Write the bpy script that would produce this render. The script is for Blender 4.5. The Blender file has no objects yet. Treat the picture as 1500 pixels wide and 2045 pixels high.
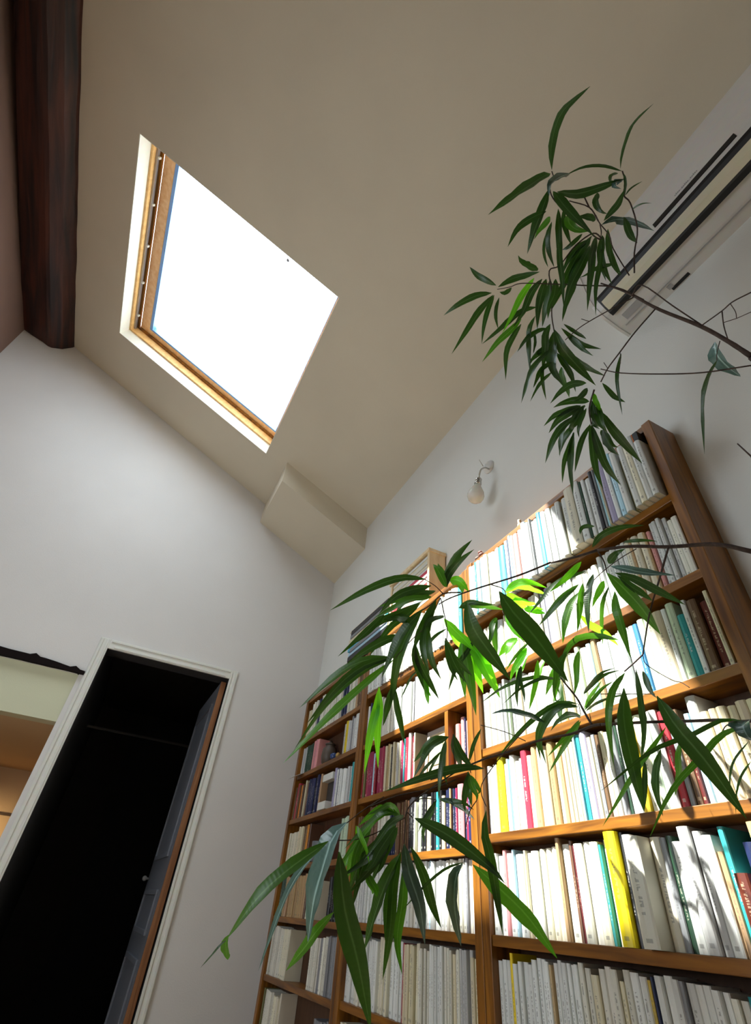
import bpy, bmesh, math, random
import numpy as np
from mathutils import Vector, Matrix, noise
PI = math.pi
SKY_STRENGTH = 6.0
SUN_ENERGY = 22.0
EXPOSURE = 0.38
CEIL_COL = (0.70, 0.64, 0.51)
NEAR_FILL_WIN = (-1.1, -0.85, 0.4, 0.8)  # x0, x1, z0, z1 of the small fill-light window added behind the camera
LEFT_FILL_WIN = (0.55, 1.75, -0.10, 0.95)  # y0, y1, z0, z1 of the unseen fill-light window added in the left wall
ALCOVE_W = 16.0
rnd = random.Random(7)
SC = bpy.context.scene
COL = SC.collection

# ---------------------------------------------------------------- camera
# room axes: +x towards the bookcase wall, +y towards the door wall, +z up.
# lengths are measured in room units U (1 U = 1.15 m) around the camera, which stands 0.85 m above the floor
S = 1.15
CAMZ = 0.85
FPX = 981.05                      # focal length in pixels of the 1500 x 2045 frame
R = np.array([[0.8888274835, 0.3475810024, 0.2986187391],
              [-0.4508638604, 0.5468611895, 0.7054534845],
              [0.0818992304, -0.7616628428, 0.6427769675]])   # rows: room axes seen in camera axes (right, down, forward)
def U(x, y, z): return Vector((x * S, y * S, z * S + CAMZ))
def ray(px, py): return R @ np.array([px - 750.0, py - 1022.5, FPX])
def at(px, py, depth):            # point at a given depth (metres along the view axis)
    r = ray(px, py) * (depth / FPX)
    return Vector((r[0], r[1], r[2] + CAMZ))
cam_data = bpy.data.cameras.new('camera')
cam = bpy.data.objects.new('camera', cam_data)
COL.objects.link(cam)
right, down, fwd = R[:, 0], R[:, 1], R[:, 2]
M = Matrix(((right[0], -down[0], -fwd[0], 0), (right[1], -down[1], -fwd[1], 0), (right[2], -down[2], -fwd[2], CAMZ), (0, 0, 0, 1)))
cam.matrix_world = M
cam_data.sensor_fit = 'VERTICAL'
cam_data.sensor_height = 36.0
cam_data.lens = FPX / 2045 * 36.0
cam_data.clip_start = 0.02
SC.camera = cam

# ---------------------------------------------------------------- world, sun, exposure
w = bpy.data.worlds.new('sky'); SC.world = w; w.use_nodes = True
wn = w.node_tree.nodes; wl = w.node_tree.links
bg = wn['Background']
bg.inputs['Color'].default_value = (0.87, 0.94, 1.0, 1)
bg.inputs['Strength'].default_value = SKY_STRENGTH
sun_d = bpy.data.lights.new('sun', 'SUN'); sun_d.energy = SUN_ENERGY; sun_d.angle = math.radians(0.6)
sun_d.color = (1.0, 0.95, 0.86)
sun = bpy.data.objects.new('sun', sun_d); COL.objects.link(sun)
sdir = Vector((1.0, -0.55, -1.8)).normalized()
sun.rotation_euler = sdir.to_track_quat('-Z', 'Y').to_euler()
def portal(name, loc, rot, sx, sy):
    d = bpy.data.lights.new(name, 'AREA'); d.shape = 'RECTANGLE'; d.size = sx; d.size_y = sy
    d.cycles.is_portal = True
    o = bpy.data.objects.new(name, d); COL.objects.link(o); o.location = loc; o.rotation_euler = rot
    return o
SC.view_settings.view_transform = 'Standard'
SC.view_settings.look = 'None'
SC.view_settings.exposure = EXPOSURE
SC.view_settings.gamma = 1.0
SC.view_settings.use_curve_mapping = False
SC.cycles.use_denoising = True
SC.cycles.max_bounces = 10
SC.cycles.diffuse_bounces = 7
SC.cycles.transparent_max_bounces = 12
SC.cycles.sample_clamp_indirect = 6.0
SC.cycles.caustics_reflective = False
SC.cycles.caustics_refractive = False

# ---------------------------------------------------------------- helpers
def tag(o, label=None, cat=None, group=None, kind=None):
    if label: o['label'] = label
    if cat: o['category'] = cat
    if group: o['group'] = group
    if kind: o['kind'] = kind
    return o
def empty(name, loc, label=None, cat=None, group=None, kind=None, rot=(0, 0, 0)):
    o = bpy.data.objects.new(name, None); COL.objects.link(o)
    o.location = loc; o.rotation_euler = rot; o.empty_display_size = 0.05
    return tag(o, label, cat, group, kind)
def link(name, me, mat=None, parent=None, smooth=False):
    if mat is not None:
        for m_ in (mat if isinstance(mat, (list, tuple)) else [mat]): me.materials.append(m_)
    o = bpy.data.objects.new(name, me); COL.objects.link(o)
    if parent is not None:
        o.parent = parent
        # parts are modelled in room coordinates; a mesh parent sits at the origin, an Empty at its own place
        pm = Matrix.Translation(parent.location) @ parent.rotation_euler.to_matrix().to_4x4() if parent.type == 'EMPTY' else Matrix.Identity(4)
        o.matrix_parent_inverse = pm.inverted()
    if smooth:
        for p in me.polygons: p.use_smooth = True
    return o
def mesh(name, vs, fs, mat=None, parent=None, smooth=False):
    me = bpy.data.meshes.new(name)
    me.from_pydata([tuple(v) for v in vs], [], fs); me.update()
    return link(name, me, mat, parent, smooth)
def from_bm(name, bm, mat=None, parent=None, smooth=False):
    bmesh.ops.recalc_face_normals(bm, faces=bm.faces)
    me = bpy.data.meshes.new(name); bm.to_mesh(me); bm.free()
    return link(name, me, mat, parent, smooth)
def add_box(bm, lo, hi, bevel=0.0, frame=None):
    """box between two corners; frame maps local coords to world"""
    vs = []
    for x in (lo[0], hi[0]):
        for y in (lo[1], hi[1]):
            for z in (lo[2], hi[2]):
                p = Vector((x, y, z))
                vs.append(bm.verts.new(frame(p) if frame else p))
    idx = [(0, 1, 3, 2), (4, 6, 7, 5), (0, 4, 5, 1), (2, 3, 7, 6), (0, 2, 6, 4), (1, 5, 7, 3)]
    fs = [bm.faces.new([vs[i] for i in f]) for f in idx]
    if bevel > 0:
        es = list({e for f in fs for e in f.edges})
        bmesh.ops.bevel(bm, geom=es, offset=bevel, segments=2, affect='EDGES', profile=0.5)
def uf(p): return U(p.x, p.y, p.z)
def ubox(bm, x0, x1, y0, y1, z0, z1, bevel=0.0): add_box(bm, (x0, y0, z0), (x1, y1, z1), bevel, uf)
def ubox_obj(name, x0, x1, y0, y1, z0, z1, mat, parent=None, bevel=0.0):
    bm = bmesh.new(); ubox(bm, x0, x1, y0, y1, z0, z1, bevel); return from_bm(name, bm, mat, parent)
def add_tube(bm, pts, rads, seg=8, cap=True):
    rings = []
    n = len(pts); prev = None
    for i in range(n):
        t = (pts[min(i + 1, n - 1)] - pts[max(i - 1, 0)])
        if t.length < 1e-9: t = Vector((0, 0, 1))
        t.normalize()
        if prev is None:
            a = Vector((0, 0, 1)) if abs(t.z) < 0.9 else Vector((1, 0, 0))
            nrm = t.cross(a).normalized()
        else:
            nrm = (prev - t * prev.dot(t)).normalized()
        prev = nrm; b = t.cross(nrm)
        rings.append([bm.verts.new(pts[i] + (nrm * math.cos(2 * PI * k / seg) + b * math.sin(2 * PI * k / seg)) * rads[i]) for k in range(seg)])
    for i in range(n - 1):
        for k in range(seg):
            bm.faces.new([rings[i][k], rings[i][(k + 1) % seg], rings[i + 1][(k + 1) % seg], rings[i + 1][k]])
    if cap:
        bm.faces.new(rings[0]); bm.faces.new(list(reversed(rings[-1])))
def add_lathe(bm, prof, seg=24, axis=Vector((0, 0, 1)), origin=Vector((0, 0, 0))):
    q = axis.normalized().to_track_quat('Z', 'Y')
    rings = []
    for r, z in prof:
        rings.append([bm.verts.new(origin + q @ Vector((r * math.cos(2 * PI * k / seg), r * math.sin(2 * PI * k / seg), z))) for k in range(seg)])
    for i in range(len(rings) - 1):
        for k in range(seg):
            bm.faces.new([rings[i][k], rings[i][(k + 1) % seg], rings[i + 1][(k + 1) % seg], rings[i + 1][k]])
    bm.faces.new(rings[0]); bm.faces.new(list(reversed(rings[-1])))
def catmull(pts, sub=4):
    P = [pts[0] + (pts[0] - pts[1])] + list(pts) + [pts[-1] + (pts[-1] - pts[-2])]
    out = []
    for i in range(1, len(P) - 2):
        for s in range(sub):
            t = s / sub
            a, b, c, d = P[i - 1], P[i], P[i + 1], P[i + 2]
            out.append(0.5 * ((2 * b) + (c - a) * t + (2 * a - 5 * b + 4 * c - d) * t * t + (3 * b - a - 3 * c + d) * t ** 3))
    out.append(pts[-1].copy())
    return out

# ---------------------------------------------------------------- materials
def new_mat(name):
    m = bpy.data.materials.new(name); m.use_nodes = True
    nt = m.node_tree; return m, nt, nt.nodes['Principled BSDF']
def ramp(nt, stops):
    r = nt.nodes.new('ShaderNodeValToRGB')
    e = r.color_ramp.elements
    while len(e) < len(stops): e.new(0.5)
    for i, (p, c) in enumerate(stops): e[i].position = p; e[i].color = (*c, 1)
    return r
def plain(name, col, rough=0.6, metal=0.0, spec=0.5):
    m, nt, b = new_mat(name)
    b.inputs['Base Color'].default_value = (*col, 1); b.inputs['Roughness'].default_value = rough
    b.inputs['Metallic'].default_value = metal; b.inputs['Specular IOR Level'].default_value = spec
    tc = nt.nodes.new('ShaderNodeTexCoord'); n = nt.nodes.new('ShaderNodeTexNoise'); n.inputs['Scale'].default_value = 40
    nt.links.new(tc.outputs['Object'], n.inputs['Vector'])
    mx = nt.nodes.new('ShaderNodeMixRGB'); mx.blend_type = 'MULTIPLY'; mx.inputs['Fac'].default_value = 0.12
    mx.inputs['Color1'].default_value = (*col, 1); nt.links.new(n.outputs['Color'], mx.inputs['Color2'])
    nt.links.new(mx.outputs['Color'], b.inputs['Base Color'])
    return m
def plaster(name, col, bump=0.12, scale=160):
    m, nt, b = new_mat(name); b.inputs['Roughness'].default_value = 0.85; b.inputs['Specular IOR Level'].default_value = 0.25
    tc = nt.nodes.new('ShaderNodeTexCoord')
    n = nt.nodes.new('ShaderNodeTexNoise'); n.inputs['Scale'].default_value = 1.6; n.inputs['Detail'].default_value = 4
    nt.links.new(tc.outputs['Object'], n.inputs['Vector'])
    c2 = tuple(c * 0.93 for c in col)
    r = ramp(nt, [(0.3, c2), (0.7, col)]); nt.links.new(n.outputs['Fac'], r.inputs['Fac']); nt.links.new(r.outputs['Color'], b.inputs['Base Color'])
    n2 = nt.nodes.new('ShaderNodeTexNoise'); n2.inputs['Scale'].default_value = scale; n2.inputs['Detail'].default_value = 3
    nt.links.new(tc.outputs['Object'], n2.inputs['Vector'])
    bp = nt.nodes.new('ShaderNodeBump'); bp.inputs['Strength'].default_value = bump; bp.inputs['Distance'].default_value = 0.004
    nt.links.new(n2.outputs['Fac'], bp.inputs['Height']); nt.links.new(bp.outputs['Normal'], b.inputs['Normal'])
    return m
def wood(name, c1, c2, rough=0.4, stretch=(14, 1.2, 14), bump=0.15, scale=3.0):
    """grain running along the local y axis by default: small stretch factor = long direction"""
    m, nt, b = new_mat(name); b.inputs['Roughness'].default_value = rough
    tc = nt.nodes.new('ShaderNodeTexCoord'); mp = nt.nodes.new('ShaderNodeMapping'); mp.inputs['Scale'].default_value = stretch
    nt.links.new(tc.outputs['Object'], mp.inputs['Vector'])
    n = nt.nodes.new('ShaderNodeTexNoise'); n.inputs['Scale'].default_value = scale; n.inputs['Detail'].default_value = 8; n.inputs['Distortion'].default_value = 0.6
    nt.links.new(mp.outputs['Vector'], n.inputs['Vector'])
    r = ramp(nt, [(0.32, c1), (0.68, c2)]); nt.links.new(n.outputs['Fac'], r.inputs['Fac']); nt.links.new(r.outputs['Color'], b.inputs['Base Color'])
    bp = nt.nodes.new('ShaderNodeBump'); bp.inputs['Strength'].default_value = bump; bp.inputs['Distance'].default_value = 0.003
    nt.links.new(n.outputs['Fac'], bp.inputs['Height']); nt.links.new(bp.outputs['Normal'], b.inputs['Normal'])
    return m
M_WALL = plaster('wall_plaster', (0.74, 0.73, 0.715))
M_WALLR = plaster('bookcase_wall_plaster', (0.78, 0.80, 0.77))
M_CEIL = plaster('ceiling_plaster', CEIL_COL, 0.25, 90)
M_LEFT = plaster('left_wall_plaster', (0.21, 0.125, 0.095))
M_WHITE = plain('white_paint', (0.80, 0.81, 0.76), 0.45)
M_REVEAL = plain('reveal_paint', (0.82, 0.80, 0.70), 0.6)
M_FLOORW = wood('floor_wood', (0.42, 0.29, 0.17), (0.55, 0.40, 0.25), 0.4, (12, 1.5, 12))
M_SHELF_Y = wood('shelf_wood_horizontal', (0.10, 0.034, 0.005), (0.33, 0.130, 0.013), 0.38, (14, 1.2, 14))
M_SHELF_Z = wood('shelf_wood_upright', (0.10, 0.034, 0.005), (0.33, 0.130, 0.013), 0.38, (14, 14, 1.2))
M_BACK = wood('shelf_back_wood', (0.07, 0.03, 0.013), (0.11, 0.05, 0.022), 0.6, (14, 14, 1.2))
M_BEAM = wood('old_oak_beam', (0.005, 0.003, 0.004), (0.080, 0.022, 0.012), 0.5, (9, 0.7, 9), 1.0, 2.2)
M_PINE = wood('skylight_pine', (0.68, 0.38, 0.13), (0.84, 0.54, 0.22), 0.35, (10, 10, 10), 0.05)
M_PINE2 = wood('skylight_sash_pine', (0.80, 0.42, 0.18), (0.92, 0.60, 0.32), 0.3, (10, 10, 10), 0.05)
M_CRATE = wood('crate_wood', (0.74, 0.56, 0.32), (0.86, 0.72, 0.46), 0.55, (14, 14, 3), 0.1)
M_ALU = plain('grey_aluminium', (0.42, 0.42, 0.44), 0.35, 0.7)
M_DARK = plain('unlit_shade_plaster', (0.035, 0.033, 0.036), 0.9)  # near-black colour paints in the unlit darkness of the back room
M_DOORP = plain('door_grey_paint', (0.20, 0.21, 0.24), 0.4)
M_DOORE = wood('door_edge_wood', (0.22, 0.085, 0.03), (0.34, 0.15, 0.06), 0.45, (14, 14, 1.2))
M_BLACK = plain('black_plastic', (0.012, 0.012, 0.012), 0.5)
M_ACW = plain('aircon_plastic', (0.74, 0.73, 0.70), 0.35)
M_ACF = plain('aircon_flap_plastic', (0.74, 0.70, 0.52), 0.4)
M_LABEL = plain('grey_label', (0.42, 0.42, 0.42), 0.6)
M_CHROME = plain('nickel', (0.55, 0.54, 0.50), 0.25, 1.0)
M_CREAM = plaster('alcove_cream_plaster', (0.66, 0.68, 0.50))
M_WARM = plaster('alcove_warm_plaster', (0.66, 0.50, 0.32))
M_PAPER = plain('page_paper', (0.78, 0.75, 0.66), 0.9)

# ================================================================ THE ROOM
XR, YB, XL, YN, ZF = 1.0, 2.993, -1.69, -1.75, -CAMZ / S
H = 1 / math.sqrt(1 + 0.465 ** 2)
CD = 2.549 * H
def ceil(u, y, d):               # ceiling coordinates: u down the slope, y along the room, d outwards through the roof
    return U(H * u + 0.465 * H * (CD + d), y, -0.465 * H * u + H * (CD + d))
def cf(p): return ceil(p.x, p.y, p.z)
def cbox(bm, u0, u1, y0, y1, d0, d1, bevel=0.0): add_box(bm, (u0, y0, d0), (u1, y1, d1), bevel, cf)
def struct(o): o['kind'] = 'structure'; return o
T = 0.1
# floor
struct(ubox_obj('floor', XL - T, XR + T, YN - T, YB + 2.4, ZF - 0.08, ZF, M_FLOORW))
# bookcase wall, left wall, near wall
struct(ubox_obj('wall_right', XR, XR + T, YN - T, YB + T, ZF, 2.6, M_WALLR))
LY0, LY1, LZ0, LZ1 = LEFT_FILL_WIN
bm = bmesh.new()
ubox(bm, XL - T, XL, YN - T, LY0, ZF, 3.6); ubox(bm, XL - T, XL, LY1, YB + T, ZF, 3.6); ubox(bm, XL - T, XL, LY0, LY1, ZF, LZ0); ubox(bm, XL - T, XL, LY0, LY1, LZ1, 3.6)
struct(from_bm('wall_left', bm, M_LEFT))
bm = bmesh.new()
NWX0, NWX1, NWZ0, NWZ1 = NEAR_FILL_WIN
ubox(bm, XL, NWX0, YN - T, YN, ZF, 3.5); ubox(bm, NWX1, XR, YN - T, YN, ZF, 3.5)
ubox(bm, NWX0, NWX1, YN - T, YN, ZF, NWZ0); ubox(bm, NWX0, NWX1, YN - T, YN, NWZ1, 3.5)
struct(from_bm('wall_near', bm, M_WALL))
# door wall with its two openings
DX0, DX1, DZ = -0.243, 0.446, 1.048
OX0, OX1, OZ = -1.25, -0.318, 0.883
bm = bmesh.new()
ubox(bm, XL, OX0, YB, YB + T, ZF, 3.5)
ubox(bm, OX0, OX1, YB, YB + T, OZ, 3.5)
ubox(bm, OX1, DX0 - 0.012, YB, YB + T, ZF, 3.5)
ubox(bm, DX0 - 0.012, DX1 + 0.012, YB, YB + T, DZ + 0.012, 3.5)
ubox(bm, DX1 + 0.012, XR, YB, YB + T, ZF, 3.5)
struct(from_bm('wall_back', bm, M_WALL))
# sloping ceiling with the skylight opening cut through it
SU0, SU1, SY0, SY1 = -2.1816, -0.8475, 1.265, 2.548
RT = 0.17
bm = bmesh.new()
cbox(bm, -3.4, SU0, YN - T, YB + T, 0, RT); cbox(bm, SU1, 0.25, YN - T, YB + T, 0, RT)
cbox(bm, SU0, SU1, YN - T, SY0, 0, RT); cbox(bm, SU0, SU1, SY1, YB + T, 0, RT)
struct(from_bm('ceiling', bm, M_CEIL))
# boxed-in duct under the ceiling along the door wall
bm = bmesh.new()
zc = lambda x: 2.549 - 0.465 * x
vs = []
BD = 0.175
x0, x1, y0, y1 = 0.352, XR, 2.474, YB
for (x, y) in ((x0, y0), (x0, y1), (x1, y1), (x1, y0)):
    for top in (0, 1):
        vs.append(U(x, y, zc(x) + 0.02 if top else zc(x) - BD))
vv = [bm.verts.new(v) for v in vs]
for f in ((0, 2, 4, 6), (1, 7, 5, 3), (0, 1, 3, 2), (2, 3, 5, 4), (4, 5, 7, 6), (6, 7, 1, 0)): bm.faces.new([vv[i] for i in f])
struct(from_bm('trim_1', bm, M_CEIL))

# ---------------------------------------------------------------- skylight
win = empty('window_1', ceil((SU0 + SU1) / 2, (SY0 + SY1) / 2, 0), kind='structure')
# painted plaster reveal
def ring(bm, u0, u1, y0, y1, tu0, tu1, ty0, ty1, d0, d1):
    cbox(bm, u0, u0 + tu0, y0, y1, d0, d1); cbox(bm, u1 - tu1, u1, y0, y1, d0, d1)
    cbox(bm, u0 + tu0, u1 - tu1, y0, y0 + ty0, d0, d1); cbox(bm, u0 + tu0, u1 - tu1, y1 - ty1, y1, d0, d1)
bm = bmesh.new(); ring(bm, SU0, SU1, SY0, SY1, .004, .004, .004, .004, 0.001, 0.085); from_bm('reveal_lining', bm, M_REVEAL, win)
bm = bmesh.new(); ring(bm, SU0 + .004, SU1 - .004, SY0 + .004, SY1 - .004, .014, .010, .010, .014, 0.085, 0.17); from_bm('window_frame', bm, M_PINE, win)
# roller blind side rail of aluminium with its little clips, on the ridge side
bm = bmesh.new(); cbox(bm, SU0 + .018, SU0 + .030, SY0 + .03, SY1 - .02, 0.108, 0.118); cbox(bm, SU0 + .018, SU0 + .026, SY0 + .03, SY1 - .02, 0.122, 0.130)
rail = from_bm('blind_rail', bm, M_ALU, win)
for k in range(5):
    bm = bmesh.new(); y = SY0 + 0.10 + k * 0.26; cbox(bm, SU0 + .028, SU0 + .040, y, y + .012, 0.112, 0.128); from_bm('rail_clip', bm, M_WHITE, rail)
bm = bmesh.new(); ring(bm, SU0 + .018, SU1 - .014, SY0 + .014, SY1 - .018, .020, .012, .012, .016, 0.136, 0.15); from_bm('frame_bead', bm, M_SHELF_Y, win)
sash = None
bm = bmesh.new(); ring(bm, SU0 + .040, SU1 - .016, SY0 + .016, SY1 - .030, .075, .045, .05, .040, 0.150, 0.195); sash = from_bm('sash', bm, M_PINE2, win)
bm = bmesh.new(); ring(bm, SU0 + .110, SU1 - .061, SY0 + .066, SY1 - .068, .028, .006, .006, .016, 0.152, 0.19); from_bm('glazing_bead', bm, plain('blue_edge_reflection', (0.22, 0.40, 0.80), 0.3, 0.5), sash)  # blue of the glass-edge reflection put into the bead's colour
# glass pane
gm, nt, b = new_mat('skylight_glass')
nt.nodes.remove(b)
tr = nt.nodes.new('ShaderNodeBsdfTransparent'); gl = nt.nodes.new('ShaderNodeBsdfGlossy'); gl.inputs['Roughness'].default_value = 0.02
mxs = nt.nodes.new('ShaderNodeMixShader'); mxs.inputs['Fac'].default_value = 0.05
nt.links.new(tr.outputs[0], mxs.inputs[1]); nt.links.new(gl.outputs[0], mxs.inputs[2]); nt.links.new(mxs.outputs[0], nt.nodes['Material Output'].inputs['Surface'])
tr.inputs['Color'].default_value = (0.97, 0.99, 1, 1)
bm = bmesh.new(); cbox(bm, SU0 + .120, SU1 - .063, SY0 + .068, SY1 - .074, 0.174, 0.180); from_bm('pane', bm, gm, sash)
for (px, py, r) in ((575, 520, .010), (487, 682, .005), (361, 490, .004), (495, 570, .004), (600, 700, .004)):
    rr = ray(px, py); n = np.array([.465 * H, 0, H]); t = (CD + 0.172) / (rr @ n); q = rr * t
    bm = bmesh.new(); add_lathe(bm, [(r * S, 0), (r * .6 * S, .002)], 7, Vector((-n[0], 0, -n[2])), U(*q)); from_bm('dirt_speck', bm, M_ALU, sash)
portal('skylight_portal', ceil((SU0 + SU1) / 2, (SY0 + SY1) / 2, 0.21), (0, 0, 0), 1.2 * S, 1.25 * S)
pl = bpy.data.objects['skylight_portal']
pl.rotation_euler = (Vector((-0.465, 0, -1))).to_track_quat('-Z', 'Y').to_euler()
# near window, added unseen behind the camera to let in fill light
fill_nwin = empty('fill_window_2', U((NWX0 + NWX1) / 2, YN, NWZ0), kind='structure')
bm = bmesh.new()
for a, bb, c, d in ((NWX0, NWX0 + .05, NWZ0, NWZ1), (NWX1 - .05, NWX1, NWZ0, NWZ1), (NWX0 + .05, NWX1 - .05, NWZ0, NWZ0 + .05), (NWX0 + .05, NWX1 - .05, NWZ1 - .05, NWZ1)):
    ubox(bm, a, bb, YN - .07, YN - .03, c, d)
xm = (NWX0 + NWX1) / 2
ubox(bm, xm - .03, xm + .03, YN - .07, YN - .03, NWZ0 + .05, NWZ1 - .05)
from_bm('window_frame', bm, M_WHITE, fill_nwin)
for a, bb in ((NWX0 + .05, xm - .03), (xm + .03, NWX1 - .05)):
    bm = bmesh.new(); ubox(bm, a, bb, YN - .052, YN - .048, NWZ0 + .05, NWZ1 - .05); from_bm('pane', bm, gm, fill_nwin)
lw = empty('fill_window_3', U(XL, .7, -.1), kind='structure')  # unseen window, added to brighten the bookcase wall and the ceiling
LY0, LY1, LZ0, LZ1 = LEFT_FILL_WIN
bm = bmesh.new()
for a, bb, c, d in ((LY0, LY0 + .05, LZ0, LZ1), (LY1 - .05, LY1, LZ0, LZ1), (LY0 + .05, LY1 - .05, LZ0, LZ0 + .05), (LY0 + .05, LY1 - .05, LZ1 - .05, LZ1), ((LY0 + LY1) / 2 - .03, (LY0 + LY1) / 2 + .03, LZ0 + .05, LZ1 - .05)):
    ubox(bm, XL - .07, XL - .03, a, bb, c, d)
from_bm('window_frame', bm, M_WHITE, lw)
bm = bmesh.new(); ubox(bm, XL - .052, XL - .048, LY0 + .05, LY1 - .05, LZ0 + .05, LZ1 - .05); from_bm('pane', bm, gm, lw)
p3 = portal('left_fill_portal', U(XL - .09, (LY0 + LY1) / 2, (LZ0 + LZ1) / 2), (0, 0, 0), (LY1 - LY0) * S, (LZ1 - LZ0) * S)
p3.rotation_euler = Vector((1, 0, 0)).to_track_quat('-Z', 'Z').to_euler()
pt = portal('near_fill_portal', U(xm, YN - .09, (NWZ0 + NWZ1) / 2), (PI / 2, 0, 0), (NWX1 - NWX0) * S, (NWZ1 - NWZ0) * S)
pt.rotation_euler = Vector((0, 1, 0)).to_track_quat('-Z', 'Z').to_euler()

# ---------------------------------------------------------------- ridge beam, rough hewn
def beam_section(y):
    j = lambda k, a: a * (0.6 * noise.noise(Vector((y * 1.3, k * 7.3, 0))) + 0.35 * noise.noise(Vector((y * 6.0, k * 3.1, 5))))
    sag = 0.008 * math.sin((y + 0.4) * 1.3)
    bow = .055 * min(1, max(0, (2.6 - y) / 1.6))
    pts = [(-1.352 + j(1, .018), zc(-1.352) + 0.03), (-1.372 + j(1, .022), 3.165 + j(2, .012)), (-1.412 + j(3, .012), 3.118 + sag + j(4, .010)),
           (-1.450 + j(5, .008), 3.098 + sag + j(5, .006)), (-1.475 + j(5, .008), 3.085 + sag + j(5, .006)), (-1.500 + j(5, .008), 3.086 + sag + j(5, .006)),
           (-1.545 + bow * .5 + j(6, .012), 3.098 + j(7, .012)), (-1.625 + bow + j(8, .012), 3.120 + j(8, .012)), (-1.690 + bow + j(9, .010), 3.145), (-1.70, 3.25), (-1.70, 3.36)]
    return pts
bm = bmesh.new(); ys = np.linspace(YN, YB + .03, 90); rings = []
for y in ys:
    rings.append([bm.verts.new(U(px, float(y), pz)) for px, pz in beam_section(float(y))])
for i in range(len(rings) - 1):
    for k in range(len(rings[0])):
        k2 = (k + 1) % len(rings[0]); bm.faces.new([rings[i][k], rings[i][k2], rings[i + 1][k2], rings[i + 1][k]])
bm.faces.new(rings[0]); bm.faces.new(list(reversed(rings[-1])))
tag(from_bm('ceiling_beam', bm, M_BEAM), 'dark stained rough-hewn oak beam along the top of the left wall', 'beam')

# ---------------------------------------------------------------- door opening: casing, leaf, dark room behind
door = empty('door_1', U((DX0 + DX1) / 2, YB, ZF), kind='structure')
CW = 0.052
def casing_leg(name, xa, xb, za, zb, horiz=False, flip=False):
    bm = bmesh.new()
    ubox(bm, xa, xb, YB - .010, YB + .002, za, zb, .002)
    if horiz:
        ubox(bm, xa + .008, xb - .008, YB - .016, YB - .0098, zb - .016, zb - .004, .0015)
        ubox(bm, xa + .03, xb - .03, YB - .014, YB - .0098, za + .006, za + .016, .0015)
    else:
        s = -1 if flip else 1
        c0 = xa if not flip else xb
        for (p, q, t) in ((.004, .016, .016), (.032, .044, .014)):
            ubox(bm, min(c0 + s * p, c0 + s * q), max(c0 + s * p, c0 + s * q), YB - t, YB - .0098, za, zb - .006, .0015)
    return from_bm(name, bm, M_WHITE, door)
casing_leg('door_casing', DX0 - CW, DX0, ZF, DZ + CW)
casing_leg('door_casing', DX1, DX1 + CW - .012, ZF, DZ + CW, flip=True)
casing_leg('door_casing', DX0, DX1, DZ, DZ + CW, horiz=True)
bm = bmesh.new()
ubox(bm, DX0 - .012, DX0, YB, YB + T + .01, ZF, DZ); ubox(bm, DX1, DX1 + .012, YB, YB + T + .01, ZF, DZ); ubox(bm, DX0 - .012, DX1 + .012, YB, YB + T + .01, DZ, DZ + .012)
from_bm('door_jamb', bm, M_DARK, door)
# leaf standing open into the dark room
lx0, lx1, ly0, ly1 = DX1 - .040, DX1 - .008, YB + .035, YB + .70
leaf = ubox_obj('door_leaf', lx0 + .004, lx1, ly0 + .004, ly1, ZF + .01, DZ - .012, M_DOORP, door)
ubox_obj('leaf_edge', lx0 + .003, lx1 + .001, ly0, ly0 + .004, ZF + .01, DZ - .012, M_DOORE, leaf)
def leaf_panel(z0, z1):
    bm = bmesh.new()
    for (a, b_, c, d) in ((ly0 + .09, ly1 - .09, z0, z0 + .02), (ly0 + .09, ly1 - .09, z1 - .02, z1), (ly0 + .09, ly0 + .11, z0 + .02, z1 - .02), (ly1 - .11, ly1 - .09, z0 + .02, z1 - .02)):
        ubox(bm, lx0 - .006, lx0 + .004, a, b_, c, d, .002)
    from_bm('panel_moulding', bm, M_DOORP, leaf)
leaf_panel(.18, .93); leaf_panel(-.12, .05); leaf_panel(-.62, -.20)
bm = bmesh.new(); add_lathe(bm, [(.006, 0), (.007, .014), (.014, .022), (.015, .032), (.009, .040), (.003, .042)], 18, Vector((-1, 0, 0)), U(lx0 + .003, ly1 - .05, .10))
from_bm('door_knob', bm, plain('dull_knob', (.35, .35, .34), .2), leaf, True)
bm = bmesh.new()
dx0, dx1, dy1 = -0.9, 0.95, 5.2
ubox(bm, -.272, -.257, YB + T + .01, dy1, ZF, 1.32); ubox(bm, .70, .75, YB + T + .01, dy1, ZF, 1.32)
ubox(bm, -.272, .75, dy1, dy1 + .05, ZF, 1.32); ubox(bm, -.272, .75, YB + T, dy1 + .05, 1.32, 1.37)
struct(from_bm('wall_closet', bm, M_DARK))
# faint rail and things in the dark room
rl = ubox_obj('curtain_rail', -.256, .699, 4.3, 4.32, .93, .945, plain('dim_rail', (.10, .09, .09), .5)); tag(rl, 'faint rail high up in the dark room behind the open door', 'rail')

# ---------------------------------------------------------------- alcove left of the door with its dark lintel
ay = YB + T
AH, AB = .645, 4.619                # height of the opening under its header, back wall of the room behind
struct(ubox_obj('trim_3', OX0, OX1, YB + .012, ay, AH, OZ, M_CREAM))
struct(ubox_obj('ceiling_alcove', OX0 - .3, -.275, ay, AB, AH, AH + .05, M_WARM))
bm = bmesh.new()
ubox(bm, OX0 - .3, -.275, AB, AB + .05, ZF, AH + .05); ubox(bm, OX0 - .35, OX0 - .3, ay, AB + .05, ZF, AH + .05); ubox(bm, -.300, -.275, ay, AB, ZF, AH)
struct(from_bm('wall_alcove', bm, M_WARM))
ubox_obj('trim_2', OX0 - .3, -.30, AB - .015, AB, .368, .380, plain('brown_rail', (.10, .06, .03), .5))['kind'] = 'structure'
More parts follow.
